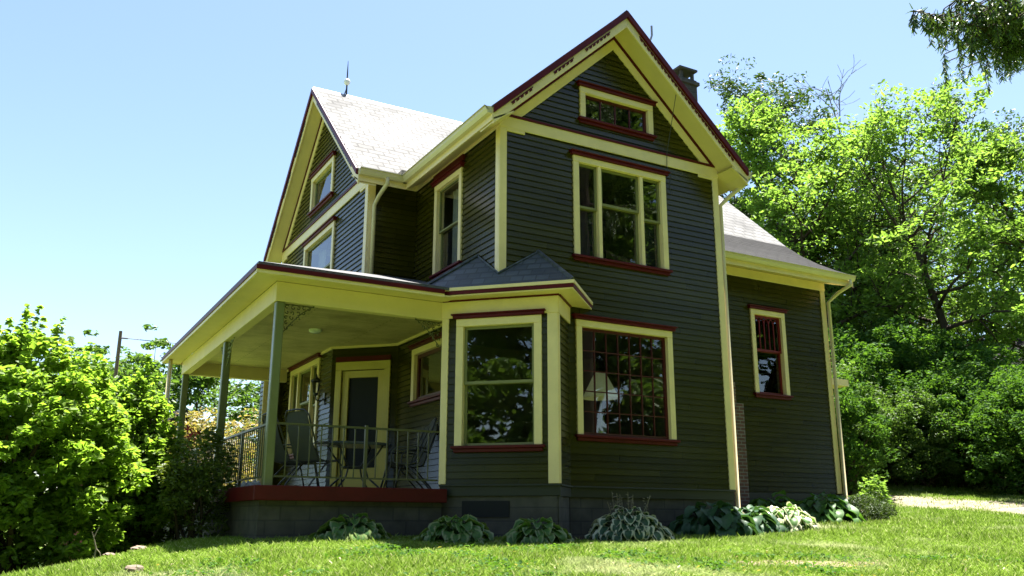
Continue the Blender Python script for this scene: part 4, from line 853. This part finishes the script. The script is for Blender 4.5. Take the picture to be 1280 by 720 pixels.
# --- trees across the lawn behind the photographer (they show in the panes)
rt = tree('deciduous_tree', gp(-4, -14), R_(61), 19, 6, .08, 22, .3, 'leaf_mid', .40, 230, 1.5, sub=4); setp(rt, 'mid green tree across the lawn behind the photographer, reflected in the panes', 'tree', 'trees across the lawn'); rt['label'] = 'mid green tree across the lawn facing the house front'
for i, (x, y, sc) in enumerate(((5, -16, 1.1), (14, -13, 1.1), (23, -11, 1.15), (-13, -9, 1.1), (-16, -1, 1.1), (32, -6, 1.1), (19, -19, 1.3))):
    copy_tree(rt, gp(x, y), i*1.7, (sc, sc, sc), ['second', 'third', 'fourth', 'fifth', 'sixth', 'seventh', 'eighth'][i]+' mid green tree in the row across the lawn facing the house')
# --- spruce at the right, one drooping bough reaches into the picture
sx, sy = 12.6, 5.6
spr = empty('spruce_tree', gp(sx, sy)); setp(spr, 'spruce whose drooping bough hangs into the top right corner', 'tree')
rg = R_(71); zb0 = g1(sx, sy)-.05; m = MB(); m.tube([(0, 0, -.3), (.05, 0, 6), (0, .05, 11), (0, 0, 15.5)], [.28, .22, .15, .03], 9); C = []; D = []; bm = []
def bough(p0, p1, sag, nb, ln):
    p0 = np.array(p0, float); p1 = np.array(p1, float); pts = [p0+(p1-p0)*t+np.array([0, 0, -sag*4*t*(1-t)]) for t in np.linspace(0, 1, 9)]; m.tube(pts, [.034*(1-.88*k/8)+.002 for k in range(9)], 6)
    tt = rg.uniform(.2, 1.0, 420)[:, None]; o_ = rg.normal(size=(420, 3)); o_ /= np.linalg.norm(o_, axis=1)[:, None]; C.append(p0+(p1-p0)*tt+np.c_[np.zeros((420, 2)), -sag*4*tt*(1-tt)]+o_*.05); D.append(o_)
    ax = (p1-p0)/np.linalg.norm(p1-p0); side = np.array([-ax[1], ax[0], 0])
    for i in range(nb):
        t = rg.uniform(.12, 1.0)**.8; q = p0+(p1-p0)*t+np.array([0, 0, -sag*4*t*(1-t)])
        s_ = rg.normal()*.42*(1.2-t); q2 = q+side*s_+ax*abs(s_)*.4+np.array([0, 0, -.05]); L = ln*rg.uniform(.45, 1.1)*(1.18-t*.75)
        m.tube([q, q2], .008, 4, cap=False); d = np.array([rg.normal()*.10, rg.normal()*.10, -1.])+ax*.12
        e = q2+d*L; mm_ = q2+d*L*.5+side*rg.normal()*.03; m.tube([q2, mm_, e], [.008, .006, .003], 4, cap=False)
        n = int(L*95)+8; tt = rg.uniform(0, 1, n)[:, None]; base = q2*(1-tt)+e*tt; a = rg.uniform(0, 6.28, n); o_ = np.c_[np.cos(a), np.sin(a), np.full(n, -1.1)]; o_ /= np.linalg.norm(o_, axis=1)[:, None]
        C.append(base+o_*.03); D.append(o_)
L0 = lambda x, y, z: (x-sx, y-sy, z-zb0)
K = .64; Lk = lambda x, y, z: L0(x*K, y*K, z*K); tz = 6.2
bough(L0(sx-.1, sy, 6.6), Lk(13.5, 9.05, 9.12), .16, 120, .40); bough(L0(sx-.1, sy, 7.0), Lk(14.8, 9.0, 9.75), .16, 105, .52); bough(L0(sx-.1, sy, 6.8), Lk(15.4, 9.1, 9.65), .12, 105, .52); bough(L0(sx-.1, sy-.1, 6.9), Lk(15.3, 8.6, 9.75), .16, 95, .5); bough(L0(sx-.1, sy, 7.0), Lk(15.8, 9.3, 9.95), .12, 100, .55)
for k in range(22):
    a = k*2.399; z = 7.2+k*.36; ln = 3.2*(1-k/25)
    if math.cos(a) < .2 and k < 14: continue
    bough((0, 0, z-zb0), (math.cos(a)*ln, math.sin(a)*ln, z-zb0-.5), .1, int(26*(1-k/30)), .7)
m.build('trunk', M['bark'], spr)
C = np.concatenate(C); D = np.concatenate(D); n = len(C); sd = np.cross(D, rg.normal(size=(n, 3))); sd /= np.linalg.norm(sd, axis=1)[:, None]
v = np.stack([C-D*.03-sd*.008, C-D*.03+sd*.008, C+D*.05+sd*.004, C+D*.05-sd*.004], 1).reshape(-1, 3); f = np.arange(4*n).reshape(-1, 4)
o = npmesh('needles', v, f, M['needle']); o.parent = spr

# ------------------------------------------------------------------ hostas
def hosta(loc, R, H, n, green, edge, ew, seed, label, leafL=.24):
    rg = R_(seed); V = []; F_ = []; MI = []; m = MB(); t = empty('hosta', loc); setp(t, label, 'hosta plant', 'hostas along the house foundation')
    nl, nw = 6, 6; wsh = [0, .62, .95, 1.0, .78, .42, 0.02]
    for i in range(n):
        ring = math.sqrt((i+.5)/n); az = i*2.399+rg.uniform(-.3, .3); L = leafL*rg.uniform(.75, 1.2)*(.8+.3*ring); W = L*.36*rg.uniform(.85, 1.15)
        r0 = R*ring*.72; z0 = H*(1-.75*ring**1.6)*rg.uniform(.85, 1.08); er = np.array([math.cos(az), math.sin(az), 0]); es = np.array([-er[1], er[0], 0])
        base = er*r0+np.array([0, 0, z0]); pitch = rg.uniform(.25, .75)*(1-ring)-.15*ring; cur = 1.1+.9*ring+rg.uniform(-.2, .3); tw = rg.normal()*.25
        m.tube([(er[0]*.03, er[1]*.03, -.02), tuple(er*r0*.55+np.array([0, 0, z0*.75])), tuple(base)], [.007, .006, .005], 4, cap=False)
        ro = len(V); p = base.copy(); ph = pitch
        for a in range(nl+1):
            dv = er*math.cos(ph)+np.array([0, 0, math.sin(ph)]); up = np.cross(es, dv)*-1; up = up if up[2] > 0 else -up
            w = W*wsh[a]
            for b in range(nw+1):
                u = b/nw*2-1; u = math.copysign(abs(u)**(.75 if ew < .3 else 1), u)
                V.append(p+es*(u*w)+up*(abs(u)**1.4*w*.40+.012*math.sin(a*2.1+i)*abs(u)+tw*u*w*.6))
            p = p+dv*L/nl; ph -= cur/nl
        for a in range(nl):
            for b in range(nw):
                q = ro+a*(nw+1)+b; F_.append((q, q+1, q+nw+2, q+nw+1)); MI.append(1 if (b in (0, nw-1) or a == nl-1) and edge else 0)
    m.build('stem', M[green], t); o = npmesh('leaves', np.array(V), np.array(F_), [M[green], M[edge or green]], MI, True); o.parent = t; return t
hosta(gp(4.35, 12.36), 0.61, 0.35, 97, 'hosta', 'hosta_edge2', .2, 1, 'green hosta in front of the porch foundation, leftmost of the row')
hosta(gp(5.62, 11.65), 0.57, 0.37, 80, 'hosta', 'hosta_edge2', .2, 2, 'hosta with pale leaf edges below the left side of the bay window', .27)
hosta(gp(6.60, 11.05), 0.55, 0.35, 80, 'hosta', 'hosta_edge2', .2, 3, 'hosta with thin pale edges below the right corner post of the bay')
hosta(gp(8.25, 11.15), 0.76, 0.48, 136, 'hosta_blue', 'hosta_edge', .4, 4, 'cream edged hosta standing under the gridded ground floor window', .22)
hosta(gp(10.15, 11.45), 0.81, 0.54, 104, 'hosta_blue', None, .2, 5, 'large dark blue green hosta under the right corner of the front gable', .34)
hosta(gp(11.2, 11.75), 0.61, 0.48, 65, 'hosta_blue', None, .2, 6, 'dark blue green hosta between the large dark one and the bright one', .32)
hosta(gp(12.35, 12.0), 0.67, 0.48, 97, 'hosta', 'hosta_edge', .4, 7, 'brightly sunlit cream edged hosta in front of the extension wall', .27)
hosta(gp(13.4, 13.35), 0.76, 0.60, 78, 'hosta', None, .2, 8, 'green hosta close to the brick panel behind the bright hosta', .38)
hosta(gp(14.7, 13.2), 0.83, 0.59, 91, 'hosta', None, .2, 9, 'green hosta under the arched extension window', .36)
# dead flower stalks over the cream hosta and weeds at the lawn's edge
m = MB(); rg = R_(5)
for k in range(16):
    a = rg.uniform(-.4, .4); b = rg.uniform(-.25, .25); h = rg.uniform(.5, .78); m.tube([(a*.5, b*.5, 0), (a*.8, b*.8, h*.6), (a+rg.normal()*.03, b, h)], [.006, .005, .004], 4)
    for j in range(5): m.tube([(a*.9, b*.9, h*(.7+.06*j)), (a*.9+rg.normal()*.03, b*.9+rg.normal()*.03, h*(.72+.06*j))], [.008, .003], 3)
o = m.build('dry_stalks', M['twig']); o.location = gp(8.3, 11.3); setp(o, 'dry reddish flower stalks sticking up behind the cream edged hosta', 'plant')
def stone(loc, s, seed, label, rz=0):
    rg = R_(seed); m = MB(); n, k = 7, 12; off = rg.uniform(.8, 1.2, (n+1, k))
    for i in range(n+1):
        ph = math.pi*i/n
        for j in range(k):
            t = 2*math.pi*j/k; r = off[i, j] if 0 < i < n else 1
            m.v.append((s[0]*math.sin(ph)*math.cos(t)*r, s[1]*math.sin(ph)*math.sin(t)*r, s[2]*math.cos(ph)*(r*.5+.5)))
    for i in range(n):
        for j in range(k): m.f.append((i*k+j, i*k+(j+1) % k, (i+1)*k+(j+1) % k, (i+1)*k+j)); m.mi.append(0)
    o = m.build('stone', M['rock']); o.location = loc; o.rotation_euler = (.1, .05, rz); setp(o, label, 'stone')
def gs(x, y, dz): return (x, y, g1(x, y)+dz)
stone(gs(1.33, 10.55, .05), (.10, .07, .05), 1, 'reddish brown stone lying in the grass near the lower left corner', .4)
stone(gs(1.72, 13.3, .02), (.16, .10, .05), 2, 'flat pale stone at the lawn edge in front of the left shrubs', 1.)
stone(gs(1.32, 13.0, .02), (.10, .08, .04), 3, 'small pale stone left of the flat stone at the lawn edge', 2.)
m = MB(); m.tube([(0, 0, -.03), (.01, 0, .15), (-.03, .0, .28), (.02, 0, .42)], [.012, .010, .008, .005], 5); m.tube([(.01, 0, .15), (.06, .02, .1), (.09, .02, -.02)], [.008, .007, .006], 5); m.tube([(-.02, 0, .25), (-.06, .01, .36)], [.007, .004], 5)
o = m.build('dead_twig', M['twig']); o.location = gs(1.12, 12.8, 0); setp(o, 'forked pale dead twig standing at the lawn edge before the dark shrub', 'twig')
m = MB(); m.box(-.5, .5, -.1, .1, 0, .16); o = m.build('timber', M['wood'], bevel=.02); o.location = gs(18.2, 14.9, -.02); o.rotation_euler = (0, 0, .3); setp(o, 'short weathered timber lying at the corner of the bed by the drive', 'timber')

# ------------------------------------------------------------------ background buildings, pole and wires
bn = empty('barn', gp(*at(7.6, 34), -.6), .3); setp(bn, 'dark red barn half hidden by shrubs left of the porch', 'barn')
m = MB(); FF = Frame(-2.2, -1.8, 1, 0); m.prism(FF, [(0, 0), (4.4, 0), (4.4, 3.6), (2.2, 5.2), (0, 3.6)], 0, -4); m.build('wall', M['red_barn'], bn)
m = MB(); m.prism(FF, [(-.3, 3.5), (2.2, 5.32), (4.7, 3.5), (4.7, 3.62), (2.2, 5.45), (-.3, 3.62)], .25, -4.25); m.build('roof', M['roof_low'], bn)
m = MB(); m.fbox(FF, 1.2, 3.2, .0, .05, .3, 2.6); m.build('door', M['wood'], bn)
wh = empty('white_house', gp(*at(58.6, 52), -.4), .5); setp(wh, 'white house glimpsed through leaves at the right edge of the wood', 'house')
m = MB(); FF = Frame(-3.5, -3, 1, 0); m.prism(FF, [(0, 0), (7, 0), (7, 5), (3.5, 7.6), (0, 5)], 0, -8); m.build('wall', M['white'], wh)
m = MB(); m.prism(FF, [(-.4, 4.8), (3.5, 7.7), (7.4, 4.8), (7.4, 5), (3.5, 7.95), (-.4, 5)], .4, -8.4); m.build('roof', M['roof_low'], wh)
for u in (1.2, 4.6):
    m = MB(); m.fbox(FF, u, u+1.1, 0, .04, 1.6, 3.2); w = m.build('window', M['screen'], wh)
plx, ply = at(5.0, 42); pl = empty('utility_pole', gp(plx, ply, -.3)); setp(pl, 'dark utility pole standing behind the tall left shrub', 'pole'); hb = 8.05-g1(plx, ply)+.3
m = MB(); m.tube([(0, 0, 0), (0, 0, hb-.5), (0, 0, hb)], [.085, .075, .07], 8); m.build('pole', M['wood'], pl)
m = MB(); m.tube([(0, 0, hb-.3), (.32, 0, hb-.3)], .04, 6); m.build('insulator', M['metal_dark'], pl)
def wire(a, b, sag, label, name='power_line', r=.018):
    a = np.array(a); b = np.array(b); m = MB(); m.tube([a+(b-a)*t+np.array([0, 0, -sag*4*t*(1-t)]) for t in np.linspace(0, 1, 13)], r, 5); o = m.build(name, M['metal_dark']); setp(o, label, 'cable')
wire((plx+.3, ply, 7.75), (12.0, 40.5, 7.9), .15, 'thin overhead cable running from the pole to behind the porch roof')
wire((17.0, 20.5, 5.3), (46, 30, 9.2), .5, 'upper thin overhead cable crossing in front of the trees on the right', r=.014)
wire((17.0, 19.5, 4.3), (46, 28, 7.0), .5, 'lower thin overhead cable crossing in front of the trees on the right', r=.014)

# ------------------------------------------------------------------ grass
def grass():
    rg = R_(81); n = 360000
    az = np.radians(rg.uniform(-2.5, 60.5, n)); d = 8.6+(rg.uniform(0, 1, n)**1.35)*11.5; far = rg.uniform(size=n) < .22; d = np.where(far, rg.uniform(16, 36, n), d); az = np.where(far, np.radians(rg.uniform(47, 61, n)), az); x = np.sin(az)*d; y = np.cos(az)*d
    keep = np.ones(n, bool)
    # keep off the house, the porch and the bed
    keep &= ~((y > 12.55) & (x > 3.05) & (x < 6.2)); keep &= ~((x+y > 18.2) & (x > 5.3) & (x < 8.0) & (y > 10.8)); keep &= ~((y > 11.75-(x-8)*.0) & (x >= 6.5) & (x < 11.4)); keep &= ~((y > 13.0) & (x >= 11.2) & (x < 17.2)); keep &= ~((y > 12.4-.25*(12-x)) & (x > 9.0) & (x < 14)); 
    keep &= ~((y-12.9+(x-1.0)*-.45 > 0) & (x < 1.7)); keep &= ~((x < 3.1) & (y > 14.0))
    DP = np.array([(18.5, 27), (21.2, 21.8), (23.0, 18.2), (24.3, 14.8), (25.2, 9)]); dd_ = np.full(n, 99.)
    for p_, q_ in zip(DP[:-1], DP[1:]):
        e_ = q_-p_; t_ = np.clip(((x-p_[0])*e_[0]+(y-p_[1])*e_[1])/(e_@e_), 0, 1); dd_ = np.minimum(dd_, np.hypot(x-p_[0]-t_*e_[0], y-p_[1]-t_*e_[1]))
    keep &= (dd_ > 1.55+.5*np.sin(x*2.1)*np.sin(y*1.7)+rg.normal(size=n)*.25) | (rg.uniform(size=n) < .10)
    dq = ((x-8.3-.2*np.sin(y*9))/1.15)**2+((y-7.68+(x-8.3)*.36)/.36)**2; keep &= (dq > 1+.5*np.sin(x*7)) | (rg.uniform(size=n) < .28)
    x, y = x[keep], y[keep]; z = gz(x, y); n = len(x); pn = .5+.5*np.sin(x*1.9+np.sin(y*2.3)*1.4)*np.sin(y*1.7+np.sin(x*1.3)*1.7); h = rg.uniform(.028, .07, n)*(.65+.8*pn)*(1+.5*(rg.uniform(size=n) > .96)); a = rg.uniform(0, 6.283, n); ff = np.where(far[keep], 2.0, 1.0); h = h*(.6+.4*ff); w = rg.uniform(.0032, .0065, n)*ff*np.where(far[keep], 1.4, 1); l = rg.normal(size=(n, 2))*.034
    dx, dy = np.cos(a)*w, np.sin(a)*w
    v = np.stack([np.c_[x-dx, y-dy, z-.005], np.c_[x+dx, y+dy, z-.005], np.c_[x+l[:, 0]*.4+dx*.6, y+l[:, 1]*.4+dy*.6, z+h*.6], np.c_[x+l[:, 0], y+l[:, 1], z+h]], 1).reshape(-1, 3)
    o = npmesh('grass', v, np.arange(4*n).reshape(-1, 4), M['grass']); setp(o, 'short sunlit lawn grass with pale dry patches', 'grass', kind='stuff')
grass()
rg = R_(91); C = []
for i in range(70):
    az, d = math.radians(rg.uniform(-1, 59)), rg.uniform(9.0, 13.5); x, y = math.sin(az)*d, math.cos(az)*d
    if y > 11.3 or (x+y > 17.6 and y > 9.9) or (x < 1.5 and y > 12): continue
    k = int(rg.uniform(25, 110)); q = rg.normal(size=(k, 2))*rg.uniform(.06, .22); C.append(np.c_[x+q[:, 0], y+q[:, 1], gz(x+q[:, 0], y+q[:, 1])+rg.uniform(.03, .065, k)])
C = np.concatenate(C); v, f = leaves(C, .045, .8, .8, rng=rg); setp(npmesh('clover', v, f, M['leaf_rhodo']), 'patches of low clover and weeds growing in the lawn', 'weeds', kind='stuff')
n_ = 380; az = np.radians(rg.uniform(-1, 59, n_)); d = rg.uniform(8.8, 12.5, n_); x, y = np.sin(az)*d, np.cos(az)*d; k_ = (y < 11.2) & (x+y < 18); x, y = x[k_], y[k_]
v, f = leaves(np.c_[x, y, gz(x, y)+.045], .05, .45, .8, rng=rg); setp(npmesh('clippings', v, f, M['leaf_straw']), 'dry clippings and fallen leaves scattered over the lawn', 'leaf litter', kind='stuff')

# ------------------------------------------------------------------ light, sky, camera
SUN = Vector((.23, .14, 1.0)).normalized(); el = math.asin(SUN.z); azs = math.atan2(SUN.x, SUN.y)
L = bpy.data.lights.new('sun', 'SUN'); L.energy = 5.0; L.angle = math.radians(.5); L.color = (1, .96, .88)
lo = bpy.data.objects.new('sun', L); COL.objects.link(lo); lo.rotation_euler = SUN.to_track_quat('Z', 'Y').to_euler()
W = bpy.data.worlds.new('World'); S.world = W; W.use_nodes = True; nt = W.node_tree; bg = nt.nodes['Background']
sky = nt.nodes.new('ShaderNodeTexSky'); sky.sky_type = 'NISHITA'; sky.sun_disc = False; sky.sun_elevation = el; sky.sun_rotation = azs; sky.altitude = 200; sky.air_density = 1.0; sky.dust_density = .7; sky.ozone_density = .7
nt.links.new(sky.outputs[0], bg.inputs[0]); bg.inputs[1].default_value = .057
cam = bpy.data.cameras.new('camera'); co = bpy.data.objects.new('camera', cam); COL.objects.link(co)
yaw, pit, rol = math.radians(29.2156), math.radians(14.7324), math.radians(.1936)
fw = Vector((math.sin(yaw)*math.cos(pit), math.cos(yaw)*math.cos(pit), math.sin(pit))); r0 = Vector((math.cos(yaw), -math.sin(yaw), 0)); u0 = r0.cross(fw)
rv = r0*math.cos(rol)+u0*math.sin(rol); uv = -r0*math.sin(rol)+u0*math.cos(rol)
co.matrix_world = Matrix(((rv.x, uv.x, -fw.x, 0), (rv.y, uv.y, -fw.y, 0), (rv.z, uv.z, -fw.z, 0), (0, 0, 0, 1)))
cam.sensor_width = 36; cam.lens = 1109.2/1280*36; cam.clip_start = .05; cam.clip_end = 3000; S.camera = co
S.view_settings.view_transform = 'Standard'; S.view_settings.look = 'None'; S.view_settings.exposure = 2.3; S.view_settings.gamma = 1; S.view_settings.use_curve_mapping = False
S.cycles.max_bounces = 8; S.cycles.transparent_max_bounces = 12; S.cycles.diffuse_bounces = 4; S.cycles.glossy_bounces = 4
